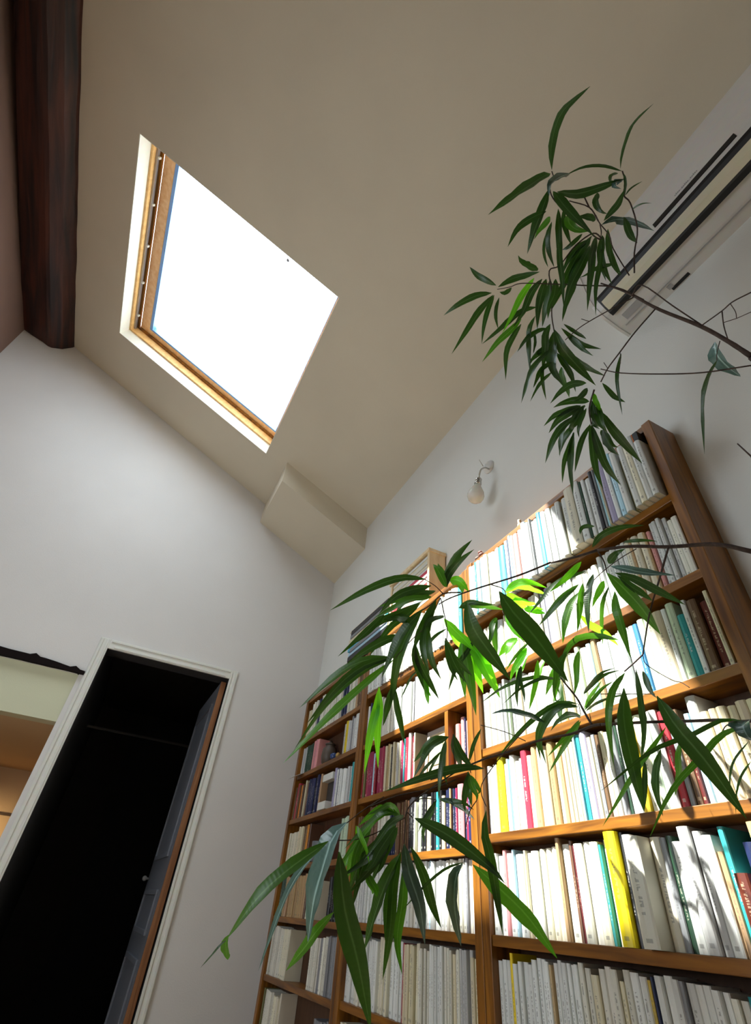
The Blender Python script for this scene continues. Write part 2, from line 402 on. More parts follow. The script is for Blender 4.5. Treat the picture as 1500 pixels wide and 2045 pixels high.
# lintel: ragged dark board over the opening
bm = bmesh.new(); n = 40; top = []; bot = []; tb = []; bb_ = []
for i in range(n + 1):
    x = OX0 - .04 + (OX1 + .022 - OX0 + .04) * i / n
    zt = .928 - .012 * (i / n) + .006 * noise.noise(Vector((x * 9, 0, 1))) - (.018 * max(0, (i / n - .8) * 5) if i / n > .8 else 0) + (.012 if i in (12, 30, 38) else 0)
    zb = .884 + .003 * noise.noise(Vector((x * 14, 3, 1)))
    top.append(bm.verts.new(U(x, YB - .022, zt))); tb.append(bm.verts.new(U(x, YB + .05, zt)))
    bot.append(bm.verts.new(U(x, YB - .022, zb))); bb_.append(bm.verts.new(U(x, YB + .05, zb)))
for i in range(n):
    for a, b_ in ((top, bot), (bot, bb_), (bb_, tb), (tb, top)): bm.faces.new([a[i], b_[i], b_[i + 1], a[i + 1]])
for i in (0, n): bm.faces.new([top[i], bot[i], bb_[i], tb[i]])
tag(from_bm('lintel', bm, plain('blackened_timber', (.012, .008, .008), .9, 0, .1)), 'ragged dark timber lintel over the opening left of the door', 'lintel')
# warm lamp that stands in the alcove, below and outside the view
lamp = empty('floor_lamp', U(-1.05, 4.2, ZF), 'warm lamp glowing low in the alcove left of the door', 'lamp')
bm = bmesh.new(); add_lathe(bm, [(.13, 0), (.13, .02), (.02, .035), (.012, .06), (.012, .86), (.012, .88)], 20, origin=lamp.location); from_bm('lamp_stand', bm, M_CHROME, lamp, True)
bm = bmesh.new()
segs = 24; z0_, z1_ = .78, 1.02
r0 = [bm.verts.new(lamp.location + Vector((.14 * math.cos(2 * PI * k / segs), .14 * math.sin(2 * PI * k / segs), z0_))) for k in range(segs)]
r1 = [bm.verts.new(lamp.location + Vector((.09 * math.cos(2 * PI * k / segs), .09 * math.sin(2 * PI * k / segs), z1_))) for k in range(segs)]
for k in range(segs): bm.faces.new([r0[k], r0[(k + 1) % segs], r1[(k + 1) % segs], r1[k]])
from_bm('lamp_shade', bm, plain('cream_shade', (.8, .7, .5), .9), lamp, True)
ld = bpy.data.lights.new('alcove_lamp_light', 'SPOT'); ld.energy = ALCOVE_W; ld.color = (1.0, .70, .36); ld.spot_size = math.radians(84); ld.spot_blend = 1.0; ld.shadow_soft_size = .08
lo = bpy.data.objects.new('alcove_lamp_light', ld); COL.objects.link(lo); lo.location = lamp.location + Vector((.18, .05, 1.04)); lo.rotation_euler = Vector((.55, 1, 0)).to_track_quat('-Z', 'Y').to_euler()

# ---------------------------------------------------------------- air conditioner on the bookcase wall
ac = empty('air_conditioner', U(XR, -.1, 1.514), 'white split air conditioner high on the right wall under the ceiling', 'air conditioner')
ACY1, ACY0 = .436, -.42
prof = [(1.0, 1.514), (.955, 1.516), (.9, 1.53), (.88, 1.545), (.862, 1.565), (.852, 1.60), (.849, 1.65), (.849, 1.80), (.858, 1.815), (.90, 1.82), (1.0, 1.82)]
def extrude_prof(name, prof, y0, y1, mat, parent, closed=True):
    bm = bmesh.new()
    a = [bm.verts.new(U(x, y0, z)) for x, z in prof]; b_ = [bm.verts.new(U(x, y1, z)) for x, z in prof]
    n = len(prof)
    for i in range(n if closed else n - 1): bm.faces.new([a[i], a[(i + 1) % n], b_[(i + 1) % n], b_[i]])
    bm.faces.new(a); bm.faces.new(list(reversed(b_)))
    return from_bm(name, bm, mat, parent)
extrude_prof('body', prof, ACY0, ACY1, M_ACW, ac)
# slit in the front panel, outlet slot, flap
extrude_prof('display_slit', [(.8525, 1.596), (.8500, 1.596), (.8475, 1.612), (.852, 1.612)], -.056, .187, M_BLACK, ac)
flap = [(.889, 1.5290), (.8765, 1.5395), (.8620, 1.5590), (.8585, 1.5590), (.8730, 1.5362), (.887, 1.5250)]
extrude_prof('outlet_slot', [(.908, 1.524), (.895, 1.5275), (.8775, 1.5425), (.8570, 1.566), (.8535, 1.573), (.8510, 1.573), (.8545, 1.563), (.8745, 1.5375), (.893, 1.5225), (.908, 1.5195)], ACY0 + .03, ACY1 - .022, M_BLACK, ac)
extrude_prof('louvre_flap', flap, ACY0 + .04, ACY1 - .028, M_ACF, ac)
extrude_prof('seam', [(.965, 1.5185), (.965, 1.5130), (.962, 1.5130), (.962, 1.5185)], ACY0 + .02, ACY1 - .02, M_LABEL, ac)
extrude_prof('rating_label', [(.952, 1.518), (.952, 1.5145), (.93, 1.5195), (.93, 1.523)], .34, .40, M_LABEL, ac)
extrude_prof('rating_label', [(.985, 1.516), (.985, 1.5125), (.97, 1.5130), (.97, 1.5165)], .26, .275, M_LABEL, ac)
extrude_prof('drain_slot', [(.995, 1.516), (.995, 1.5122), (.985, 1.5125), (.985, 1.516)], .215, .27, M_BLACK, ac)
extrude_prof('end_cap_rim', [(1.0, 1.510), (.955, 1.512), (.898, 1.526), (.877, 1.542), (.858, 1.563), (.848, 1.60), (.845, 1.65), (.845, 1.80), (.855, 1.818), (.90, 1.824), (1.0, 1.824)], ACY1 - .004, ACY1 + .004, M_ACW, ac)
# lettering strip beside the slit (illegible at this size: a row of tiny marks)
for k in range(16):
    if k in (5, 11): continue
    y = .040 + k * .0044
    extrude_prof('lettering', [(.8492, 1.628), (.8484, 1.628), (.8484, 1.628 + .004 + .002 * (k % 3)), (.8492, 1.628 + .004 + .002 * (k % 3))], y, y + .0028, M_LABEL, ac)

# ---------------------------------------------------------------- bare-bulb wall lamp above the bookcases
wl_ = empty('wall_lamp', U(XR, 1.165, 1.545), 'bare frosted bulb on a small curved arm on the wall above the bookcases', 'lamp')
o0 = U(XR, 1.165, 1.545)
bm = bmesh.new(); add_lathe(bm, [(.036, 0), (.036, .006), (.028, .016), (.012, .022), (.008, .03)], 24, Vector((-1, 0, 0)), o0); from_bm('rosette', bm, plain('white_enamel', (.78, .80, .78), .3), wl_, True)
bulb_c = at(950, 983, 2.20)
bm = bmesh.new(); add_tube(bm, catmull([at(977, 937, 2.405), at(969, 934, 2.37), at(961, 938, 2.33), at(957.5, 948, 2.30), at(956, 957, 2.285)], 5), [.004] * 21, 8); from_bm('arm', bm, M_CHROME, wl_, True)
b0 = at(956.5, 955, 2.285); b1 = at(954, 968, 2.27); bax = (at(948, 1002, 2.245) - b0).normalized()
bm = bmesh.new(); add_lathe(bm, [(.012, 0), (.015, .004), (.015, .014), (.012, .018), (.017, .022), (.017, .032)], 18, bax, b0); from_bm('socket', bm, M_CHROME, wl_, True)
bm = bmesh.new(); add_lathe(bm, [(.014, .028), (.016, .038), (.024, .052), (.034, .068), (.039, .086), (.038, .100), (.030, .116), (.016, .126), (.003, .129)], 26, bax, b0)
bmt, nt_, bb2 = new_mat('frosted_glass'); bb2.inputs['Base Color'].default_value = (.92, .92, .82, 1); bb2.inputs['Roughness'].default_value = .25; bb2.inputs['Transmission Weight'].default_value = .35; bb2.inputs['Subsurface Weight'].default_value = .3
from_bm('bulb', bm, bmt, wl_, True)
bm = bmesh.new(); add_tube(bm, [at(965, 931, 2.36), at(957, 918, 2.34)], [.002, .0012], 6); from_bm('wire_stub', bm, M_CHROME, wl_)

# ================================================================ BOOKCASES
XF = 0.913                        # front plane of the shelves
TH = 0.020                        # board thickness
PT = 0.030                        # side panel thickness
BAYS = {
    'R': dict(y0=.440, y1=1.237, top=1.040, tops=[.805, .602, .405, .203, .008, -.190, -.39, -.59]),
    'M': dict(y0=1.239, y1=2.050, top=1.030, tops=[.790, .577, .378, .182, .006, -.190, -.39, -.59]),
    'L': dict(y0=2.052, y1=2.880, top=.995, tops=[.765, .585, .380, .190, .000, -.198, -.39, -.59]),
}
WHERE = {'R': 'right-hand bookcase', 'M': 'middle bookcase', 'L': 'left-hand bookcase'}
CASE = {}
for k, b in BAYS.items():
    c = empty('bookcase', U(XF, (b['y0'] + b['y1']) / 2, ZF),
              {'R': 'tall orange-brown wooden bookcase nearest the camera, its bare side panel showing', 'M': 'middle wooden bookcase under the wooden crate, between two other bookcases',
               'L': 'left-hand wooden bookcase in the corner beside the door wall'}[k], 'bookcase', 'wooden bookcases along the right wall')
    CASE[k] = c
    for y0, y1 in ((b['y0'], b['y0'] + (.024 if k == 'R' else PT)), (b['y1'] - PT, b['y1'])):
        ubox_obj('side_panel', XF - .004, XR - .002, y0, y1, ZF, b['top'], M_SHELF_Z, c, .0015)
    ya, yb = b['y0'] + (.024 if k == 'R' else PT), b['y1'] - PT
    b['ya'], b['yb'] = ya, yb
    ubox_obj('top_board', XF, XR - .002, ya, yb, b['top'] - TH, b['top'], M_SHELF_Y, c, .0015)
    for z in b['tops']:
        ubox_obj('shelf', XF, XR - .008, ya, yb, z - TH, z, M_SHELF_Y, c, .0015)
    ubox_obj('back_panel', XR - .008, XR - .003, ya, yb, ZF, b['top'] - TH, M_BACK, c)

# ---------------------------------------------------------------- books
PAL = {  # name: (linear colour)
    'white': (.77, .80, .78), 'off-white': (.74, .73, .64), 'cream': (.70, .63, .44), 'pale grey': (.55, .56, .56), 'grey': (.26, .27, .29),
    'pale blue': (.42, .66, .80), 'sky-blue': (.08, .42, .70), 'blue': (.03, .20, .55), 'teal': (.03, .30, .33), 'navy': (.015, .022, .085), 'black': (.014, .014, .018),
    'dark green': (.02, .06, .035), 'green': (.10, .30, .12), 'olive': (.20, .19, .08), 'yellow': (.86, .66, .012), 'ochre': (.62, .40, .03), 'orange': (.70, .22, .03),
    'red': (.50, .035, .04), 'crimson': (.33, .02, .06), 'dark red': (.13, .018, .015), 'pink': (.72, .30, .30), 'lavender': (.42, .38, .56), 'brown': (.15, .08, .04), 'tan': (.50, .34, .17), 'pale green': (.55, .68, .50), 'ivory': (.80, .76, .60),
}
INK = {'black': (.5, .5, .48), 'navy': (.6, .6, .6), 'crimson': (.7, .6, .5), 'red': (.85, .8, .75), 'dark red': (.6, .45, .3), 'brown': (.6, .5, .35), 'dark green': (.5, .5, .4), 'blue': (.7, .75, .8), 'teal': (.7, .75, .75)}
_bm = {}
def book_mat(cname):
    if cname in _bm: return _bm[cname]
    m, nt, b = new_mat('book_cover_' + cname.replace(' ', '_').replace('-', '_')); b.inputs['Roughness'].default_value = .42
    N = nt.nodes; L = nt.links
    uv = N.new('ShaderNodeUVMap'); uv.uv_map = 'UVMap'
    sp = N.new('ShaderNodeSeparateXYZ'); L.new(uv.outputs['UV'], sp.inputs[0])
    at_ = N.new('ShaderNodeAttribute'); at_.attribute_name = 'rnd'
    # uv: x across the spine 0..1, y up the spine 0..1 (-1 elsewhere); rnd: per book
    def mth(op, a, b_=None, c_=None):
        n = N.new('ShaderNodeMath'); n.operation = op
        for i, v in enumerate((a, b_, c_)):
            if v is None: continue
            if isinstance(v, (int, float)): n.inputs[i].default_value = v
            else: L.new(v, n.inputs[i])
        return n.outputs[0]
    def between(v, a, b_): return mth('MULTIPLY', mth('GREATER_THAN', v, a), mth('LESS_THAN', v, b_))
    r = at_.outputs['Fac']
    cmb = N.new('ShaderNodeCombineXYZ'); L.new(mth('MULTIPLY', sp.outputs[0], 2.2), cmb.inputs[0]); L.new(mth('MULTIPLY', sp.outputs[1], 42), cmb.inputs[1]); L.new(mth('MULTIPLY', r, 91.7), cmb.inputs[2])
    nz = N.new('ShaderNodeTexNoise'); nz.inputs['Scale'].default_value = 1.0; nz.inputs['Detail'].default_value = 1.0; L.new(cmb.outputs[0], nz.inputs['Vector'])
    glyph = mth('GREATER_THAN', nz.outputs['Fac'], .50)
    r2 = mth('FRACT', mth('MULTIPLY', r, 7.31)); r3 = mth('FRACT', mth('MULTIPLY', r, 23.17))
    lo = mth('ADD', .22, mth('MULTIPLY', r2, .18)); hi = mth('ADD', .62, mth('MULTIPLY', r3, .28))
    title = mth('MULTIPLY', between(sp.outputs[1], lo, hi), between(sp.outputs[0], .38, .62))
    logo = mth('MULTIPLY', between(sp.outputs[1], .05, .085), between(sp.outputs[0], .30, .70))
    mask = mth('MINIMUM', mth('ADD', mth('MULTIPLY', title, glyph), mth('MULTIPLY', logo, mth('GREATER_THAN', r3, .35))), 1.0)
    mask = mth('MULTIPLY', mask, .5)
    base = PAL[cname]
    # slight per-book tint and scuffing
    hsv = N.new('ShaderNodeHueSaturation'); hsv.inputs['Color'].default_value = (*base, 1)
    L.new(mth('ADD', .80, mth('MULTIPLY', r2, .25)), hsv.inputs['Value']); L.new(mth('ADD', .485, mth('MULTIPLY', r3, .03)), hsv.inputs['Hue'])
    mx = N.new('ShaderNodeMixRGB'); mx.inputs['Color2'].default_value = (*INK.get(cname, (.10, .10, .10)), 1)
    L.new(hsv.outputs[0], mx.inputs['Color1']); L.new(mask, mx.inputs['Fac']); L.new(mx.outputs[0], b.inputs['Base Color'])
    _bm[cname] = m; return m
def fpx(px, py, z=None):          # room y of a photograph point lying on the shelf front plane
    r = ray(px, py); return r[1] * XF / r[0]
# every row: (bay, shelf index or 'top', default recipe, features)
# feature: (y centre, colour, thickness U, height U or None, extra proud U, lean)
def F(px, py, c, t=.018, h=None, proud=0, lean=0, lab=None): return (fpx(px, py), c, t, h, proud, lean, lab)
W6 = ['white'] * 7 + ['off-white'] * 3 + ['ivory'] * 2
W7 = W6 + ['pale grey', 'cream']
MIXD = ['brown', 'grey', 'cream', 'off-white', 'dark green', 'navy', 'tan', 'dark red', 'pale grey']
MIXM = ['off-white', 'pale grey', 'cream', 'teal', 'lavender', 'white', 'tan', 'grey']
ROWS = [
 # right bookcase, top shelf
 ('R', 0, W6, (.012, .020), (.185, .205), .032, [F(962, 1165, 'teal', .012), F(972, 1150, 'pale blue', .020), F(1012, 1120, 'sky-blue', .026), F(1022, 1112, 'navy', .007), F(1030, 1100, 'pale blue', .012),
    F(1038, 1090, 'pink', .022, .19), F(1055, 1085, 'pale blue', .020, .215), F(1068, 1075, 'grey', .007), F(1088, 1060, 'sky-blue', .016, .20), F(1135, 1050, 'olive', .008, .17, -.01), F(1150, 1035, 'ivory', .03, .20, .004), F(1168, 1020, 'white', .022, .205), F(1178, 1012, 'dark green', .008, .195), F(1185, 1008, 'white', .012),  # the recessed slim olive book stands in for a shadowed gap
    F(1196, 1002, 'black', .012, .20), F(1203, 998, 'grey', .007), F(1210, 994, 'pale blue', .007), F(1215, 990, 'cream', .006), F(1225, 985, 'lavender', .018, .21), F(1244, 975, 'pale blue', .014, .215), F(1258, 968, 'olive', .008, .17, -.01),  # last olive book paints another dark gap between its neighbours
    F(1275, 955, 'ivory', .016, .215), F(1290, 948, 'white', .016, .215), F(1308, 940, 'white', .016, .18)], None),
 ('R', 1, W7, (.011, .018), (.15, .175), 0, [F(1090, 1240, 'lavender', .02), F(1080, 1250, 'grey', .02), F(1285, 1090, 'tan', .008), F(1262, 1110, 'tan', .008), F(1300, 1090, 'pink', .010)], None),
 ('R', 2, W7, (.012, .020), (.15, .168), 0, [F(1010, 1385, 'pale green', .01), F(1155, 1350, 'pale green', .016), F(1180, 1330, 'tan', .014), F(1275, 1290, 'blue', .012), F(1295, 1285, 'ivory', .022), F(1312, 1280, 'cream', .022), F(1345, 1265, 'pale green', .018), F(1378, 1275, 'white', .012),
    F(1352, 1245, 'teal', .016, .13), F(1372, 1240, 'brown', .020, .15), F(1398, 1250, 'dark red', .018, .14, -.01), F(1410, 1240, 'cream', .010), F(1420, 1235, 'cream', .010), F(1432, 1230, 'olive', .009), F(1445, 1222, 'pale grey', .014), F(1035, 1410, 'cream', .014), F(1165, 1400, 'ivory', .02), F(1190, 1385, 'pale blue', .016), F(1300, 1350, 'pale green', .018)], None),
 ('R', 3, W7, (.013, .022), (.145, .175), 0, [F(972, 1590, 'white', .014), F(990, 1580, 'yellow', .024, .172), F(1008, 1580, 'pale blue', .010), F(1018, 1575, 'white', .018), F(1042, 1560, 'red', .022, .170, .003), F(1062, 1560, 'tan', .018, .172), F(1078, 1555, 'cream', .020, .172), F(1095, 1550, 'tan', .020, .172), F(1118, 1545, 'tan', .014, .165), F(1128, 1540, 'off-white', .010),
    F(1142, 1535, 'pale blue', .008), F(1152, 1535, 'teal', .013, .17), F(1170, 1530, 'lavender', .020, .172), F(1186, 1530, 'grey', .012), F(1198, 1530, 'brown', .010), F(1208, 1525, 'off-white', .012), F(1222, 1520, 'grey', .016, .165), F(1236, 1520, 'dark green', .008), F(1252, 1510, 'yellow', .020, .165), F(1270, 1510, 'ivory', .022), F(1300, 1500, 'pale green', .016),
    F(1330, 1490, 'red', .016, .165, 0, .0), F(1345, 1500, 'grey', .012, .15), F(1355, 1500, 'brown', .014), F(1365, 1510, 'dark red', .010, .14), F(1380, 1530, 'pale blue', .012)], None),
 ('R', 4, W6, (.013, .021), (.150, .165), 0, [F(1005, 1770, 'pink', .014, .16), F(1020, 1770, 'pale blue', .008), F(1040, 1760, 'cream', .008), F(1120, 1770, 'tan', .012, .172, .002), F(1130, 1770, 'brown', .010, .165), F(1138, 1775, 'dark red', .006), F(1200, 1760, 'teal', .008), F(1228, 1770, 'yellow', .028, .176, .010), F(1246, 1775, 'black', .010, .17), F(1268, 1780, 'pale grey', .020, .165, .004), F(1300, 1790, 'off-white', .034, .158, .028),
    F(1330, 1790, 'grey', .014), F(1345, 1780, 'dark green', .012), F(1385, 1790, 'pale grey', .022, .168, .008), F(1418, 1780, 'pale grey', .016), F(1440, 1760, 'teal', .012), F(1450, 1800, 'tan', .012, .13), F(1462, 1810, 'dark red', .022, .10, .012), F(1478, 1790, 'navy', .020, .14), F(1494, 1790, 'tan', .020, .165, .006)], None),
 ('R', 5, W7 + ['pale grey'], (.011, .018), (.150, .170), 0, [F(1014, 1980, 'yellow', .010, .17), F(1100, 1980, 'tan', .008), F(1180, 1980, 'cream', .018), F(1235, 1980, 'cream', .010), F(1290, 1990, 'ochre', .008), F(1305, 2000, 'navy', .006), F(1350, 1980, 'grey', .010), F(1485, 1960, 'teal', .016)], None),
 # middle bookcase
 ('M', 0, W6, (.012, .02), (.185, .2), .016, [F(922, 1220, 'teal', .018, .20), F(908, 1225, 'white', .02), F(880, 1240, 'pale blue', .014), F(800, 1290, 'dark green', .016), F(770, 1310, 'grey', .016), F(740, 1320, 'brown', .014), F(720, 1330, 'dark red', .012)], None),
 ('M', 1, W6, (.013, .022), (.15, .185), 0, [F(728, 1430, 'black', .016, .17), F(737, 1425, 'navy', .016, .17), F(822, 1360, 'black', .008, .17)], None),
 ('M', 2, ['off-white', 'cream', 'pale blue', 'crimson', 'brown', 'pale grey', 'tan'], (.014, .022), (.14, .168), 0, [F(718, 1530, 'cream', .02), F(726, 1525, 'olive', .014), F(742, 1525, 'pale blue', .022, .15), F(757, 1515, 'crimson', .022, .16), F(765, 1515, 'crimson', .012, .158), F(772, 1512, 'tan', .016), F(779, 1508, 'black', .012), F(788, 1505, 'pale grey', .016), F(800, 1500, 'teal', .012), F(812, 1500, 'white', .018), F(822, 1495, 'ivory', .02)], (2.02, 1.60)),
 ('M', 2, ['pale grey', 'pink'], (.018, .022), (.13, .15), -.012, [F(898, 1455, 'brown', .012), F(908, 1455, 'pink', .020, .15), F(917, 1450, 'navy', .010), F(925, 1450, 'pale blue', .014, .155)], (1.375, 1.275)),
 ('M', 3, ['black', 'brown', 'grey', 'off-white', 'black', 'navy'], (.010, .016), (.135, .16), 0, [F(835, 1640, 'pale green', .018), F(850, 1640, 'cream', .022), F(865, 1635, 'teal', .018, .15), F(880, 1630, 'cream', .018), F(892, 1625, 'tan', .010), F(905, 1620, 'crimson', .010), F(916, 1618, 'pink', .030, .155), F(930, 1615, 'crimson', .012), F(936, 1612, 'lavender', .012)], None),
 ('M', 4, W6, (.012, .018), (.145, .160), 0, [F(720, 1780, 'pale grey', .02), F(928, 1790, 'grey', .012), F(850, 1790, 'pale blue', .012)], None),
 ('M', 5, W7, (.010, .015), (.150, .168), 0, [F(800, 1960, 'crimson', .008), F(762, 1950, 'grey', .008), F(900, 1960, 'cream', .012), F(680, 1920, 'brown', .02)], None),
 ('M', 6, W7, (.012, .018), (.150, .168), 0, [], (2.02, 1.45)),
 # left bookcase
 ('L', 0, MIXD + ['off-white', 'ivory'], (.014, .022), (.16, .195), 0, [], (2.85, 2.08)),
 ('L', 1, ['dark green', 'pale grey', 'tan', 'pink', 'cream', 'olive'], (.014, .022), (.13, .155), 0, [], (2.85, 2.58)),
 ('L', 1, MIXM, (.016, .024), (.135, .155), 0, [F(669, 1475, 'crimson', .034, .15), F(681, 1470, 'pink', .014, .13), F(689, 1465, 'yellow', .026, .145), F(698, 1460, 'grey', .012), F(707, 1455, 'white', .04, .152)], (2.28, 2.082)),
 ('L', 2, ['dark red', 'brown', 'tan', 'tan', 'cream', 'navy'], (.016, .024), (.145, .17), 0, [F(588, 1600, 'red', .03, .165), F(597, 1595, 'orange', .018, .15), F(603, 1590, 'cream', .014), F(622, 1590, 'black', .016), F(628, 1585, 'navy', .03, .165)], (2.85, 2.47)),
 ('L', 2, MIXM, (.015, .022), (.14, .165), 0, [F(665, 1560, 'lavender', .022, .16), F(671, 1560, 'navy', .014), F(699, 1545, 'teal', .018)], (2.33, 2.082)),
 ('L', 3, ['cream', 'ivory', 'tan', 'pale grey', 'brown'], (.016, .024), (.13, .155), 0, [F(608, 1680, 'orange', .022, .15)], (2.85, 2.55)),
 ('L', 3, ['pale green', 'off-white', 'white'], (.016, .024), (.14, .16), 0, [], (2.19, 2.082)),
 ('L', 4, ['dark green', 'brown', 'off-white', 'navy', 'ivory', 'black', 'tan'], (.014, .024), (.13, .155), 0, [], (2.85, 2.40)),
 ('L', 4, ['black', 'dark green', 'grey'], (.016, .024), (.13, .15), 0, [], (2.25, 2.082)),
 ('L', 5, ['olive', 'pale green', 'ivory', 'black', 'off-white'], (.014, .022), (.15, .165), 0, [], (2.85, 2.60)),
 ('L', 5, ['pale grey', 'grey', 'pale grey', 'lavender', 'off-white'], (.012, .018), (.145, .160), 0, [], (2.36, 2.085)),
 ('L', 6, ['cream', 'ivory', 'olive', 'off-white'], (.014, .022), (.14, .16), 0, [], (2.85, 2.60)),
 ('L', 6, ['grey', 'white', 'brown', 'pale blue'], (.014, .022), (.13, .15), 0, [], (2.25, 2.085)),
]
ORD = ['first', 'second', 'third', 'fourth', 'fifth', 'sixth', 'seventh', 'eighth', 'ninth', 'tenth']
def ordinal(n):
    if n <= 10: return ORD[n - 1]
    suf = 'th' if 10 <= n % 100 <= 20 else {1: 'st', 2: 'nd', 3: 'rd'}.get(n % 10, 'th')
    return str(n) + suf
BOOKS = []
rb = random.Random(11)
count = {}
for bay, si, pal, (t0, t1), (h0, h1), proud, feats, span in ROWS:
    b = BAYS[bay]; z = b['tops'][si]
    zcap = (b['top'] if si == 0 else b['tops'][si - 1]) - TH - .003 - z
    hi, lo = span or (b['yb'], b['ya'])
    hi = min(hi, b['yb']) - .001; lo = max(lo, b['ya']) + .001
    feats = sorted([f for f in feats if lo < f[0] < hi], key=lambda f: -f[0])
    y = hi; run = 0; last = None
    while y - lo > .010:
        if feats and y - feats[0][2] / 2 <= feats[0][0] + .006:
            f = feats.pop(0); c, t, h, pr, lean = f[1], f[2], f[3] or rb.uniform(h0, h1), f[4] + proud, f[5]
        else:
            if run <= 0:                      # publishers' series stand together
                run = rb.randint(2, 7); sc_ = rb.choice(pal); st_ = rb.uniform(t0, t1); sh_ = rb.uniform(h0, h1)
            run -= 1
            c = sc_; t = st_ * rb.uniform(.85, 1.18); h = sh_ * rb.uniform(.975, 1.018); pr, lean = proud + rb.uniform(-.006, .004), 0
        if y - t < lo: t = y - lo
        if t < .0055: break
        h = min(h, zcap)
        count[(bay, si)] = count.get((bay, si), 0) + 1
        BOOKS.append(dict(bay=bay, si=si, y1=y, y0=y - t + .0011, z=z, h=h, pr=pr + rb.uniform(-.0015, .0015), c=c, n=count[(bay, si)], r=rb.random(), t=t))
        y -= t
def px_of(P):
    c = R.T @ (np.array([P[0], P[1], P[2] - CAMZ])); return 750 + FPX * c[0] / c[2], 1022.5 + FPX * c[1] / c[2]
for k in BOOKS:
    q = [px_of(U(XF, y, z)) for y, z in ((k['y0'], k['z']), (k['y1'], k['z']), (k['y1'], k['z'] + k['h']), (k['y0'], k['z'] + k['h']))]
    a = abs(sum(q[i][0] * q[(i + 1) % 4][1] - q[(i + 1) % 4][0] * q[i][1] for i in range(4))) / 2
    cx = sum(p[0] for p in q) / 4; cy = sum(p[1] for p in q) / 4
    inside = sum(1 for p in q if 0 < p[0] < 1500 and 0 < p[1] < 2045)
    k['area'] = a * inside / 4
def cover_geo(k):
    """spine slightly rounded, two boards, open towards the wall; returns verts, faces, uvs"""
    t = k['y1'] - k['y0']; y0, y1 = k['y0'], k['y1']; z0, z1 = k['z'] + .0004, k['z'] + k['h']
    xf = XF + .010 - k['pr']; xb = min(XR - .0095, xf + .098)
    bulge = .0022 if t > .014 else .0009
    bt = .0015 if t > .008 else .0010
    prof = [(xb, y0), (xf + .002, y0), (xf, y0 + t * .12), (xf - bulge, y0 + t * .5), (xf, y1 - t * .12), (xf + .002, y1), (xb, y1),
            (xb, y1 - bt), (xf + .004, y1 - bt), (xf + .004, y0 + bt), (xb, y0 + bt)]
    n = len(prof); vs = [U(x, y, z0) for x, y in prof] + [U(x, y, z1) for x, y in prof]
    fs = []; uvs = []
    for i in range(n):
        j = (i + 1) % n
        fs.append((i, j, n + j, n + i))
        if 1 <= i <= 4:
            ua, ub = (prof[i][1] - y0) / t, (prof[j][1] - y0) / t
            uvs.append(((ua, 0), (ub, 0), (ub, 1), (ua, 1)))
        else: uvs.append(((-1, -1),) * 4)
    for o_ in (0, n):                       # caps: boards and spine as quads
        for f in ((0, 1, 9, 10), (1, 2, 9), (2, 3, 9), (3, 8, 9), (3, 4, 8), (4, 5, 8), (5, 6, 7, 8)):
            fs.append(tuple(o_ + i for i in (f if o_ else reversed(f)))); uvs.append(((-1, -1),) * len(f))
    return vs, fs, uvs
def block_geo(k):
    y0, y1 = k['y0'], k['y1']; t = y1 - y0; z0, z1 = k['z'] + .0016, k['z'] + k['h'] - .002
    xf = XF + .010 - k['pr'] + .0045; xb = min(XR - .0095, XF + .010 - k['pr'] + .098) - .0015
    bt = .0016 if t > .008 else .0011
    vs = [U(x, y, z) for x in (xf, xb) for y in (y0 + bt, y1 - bt) for z in (z0, z1)]
    return vs, [(0, 1, 3, 2), (4, 6, 7, 5), (0, 4, 5, 1), (2, 3, 7, 6), (0, 2, 6, 4), (1, 5, 7, 3)]
def finish(me, uvs, rs, nf):
    uvl = me.uv_layers.new(name='UVMap'); i = 0
    flat = [c for f in uvs for p in f for c in p]
    uvl.data.foreach_set('uv', flat)
    a = me.attributes.new('rnd', 'FLOAT', 'FACE'); a.data.foreach_set('value', rs)
ranked = sorted(BOOKS, key=lambda k: -k['area'])
MAXB = 300
chosen = set(id(k) for k in ranked[:MAXB])
def fat(k): return 'thick' if k['t'] > .024 else 'slim' if k['t'] < .0125 else ''
print('books', len(BOOKS))
rest_v, rest_f, rest_u, rest_r, rest_m = [], [], [], [], []
rest_mats = []
for k in BOOKS:
    vs, fs, uvs = cover_geo(k)
    if id(k) in chosen:
        me = bpy.data.meshes.new('book'); me.from_pydata([tuple(v) for v in vs], [], fs); finish(me, uvs, [k['r']] * len(fs), 0)
        me.materials.append(book_mat(k['c']))
        o = bpy.data.objects.new('book', me); COL.objects.link(o)
        lab = '%s %s book, %s from left on %s shelf down, %s' % (fat(k), k['c'], ordinal(k['n']), ordinal(k['si'] + 1), WHERE[k['bay']])
        tag(o, ' '.join(lab.split()), 'book', 'books on the %s shelf down, %s' % (ordinal(k['si'] + 1), WHERE[k['bay']]))
        bv, bf = block_geo(k)
        mesh('page_block', bv, bf, M_PAPER, o)
        k['obj'] = o
    else:
        o0_ = len(rest_v); rest_v += [tuple(v) for v in vs]
        if k['c'] not in rest_mats: rest_mats.append(k['c'])
        for f, u in zip(fs, uvs): rest_f.append(tuple(i + o0_ for i in f)); rest_u.append(u); rest_r.append(k['r']); rest_m.append(rest_mats.index(k['c']))
        bv, bf = block_geo(k); o0_ = len(rest_v); rest_v += [tuple(v) for v in bv]
        if 'PAPER' not in rest_mats: rest_mats.append('PAPER')
        for f in bf: rest_f.append(tuple(i + o0_ for i in f)); rest_u.append(((-1, -1),) * 4); rest_r.append(0); rest_m.append(rest_mats.index('PAPER'))
me = bpy.data.meshes.new('far_books'); me.from_pydata(rest_v, [], rest_f); finish(me, rest_u, rest_r, 0)
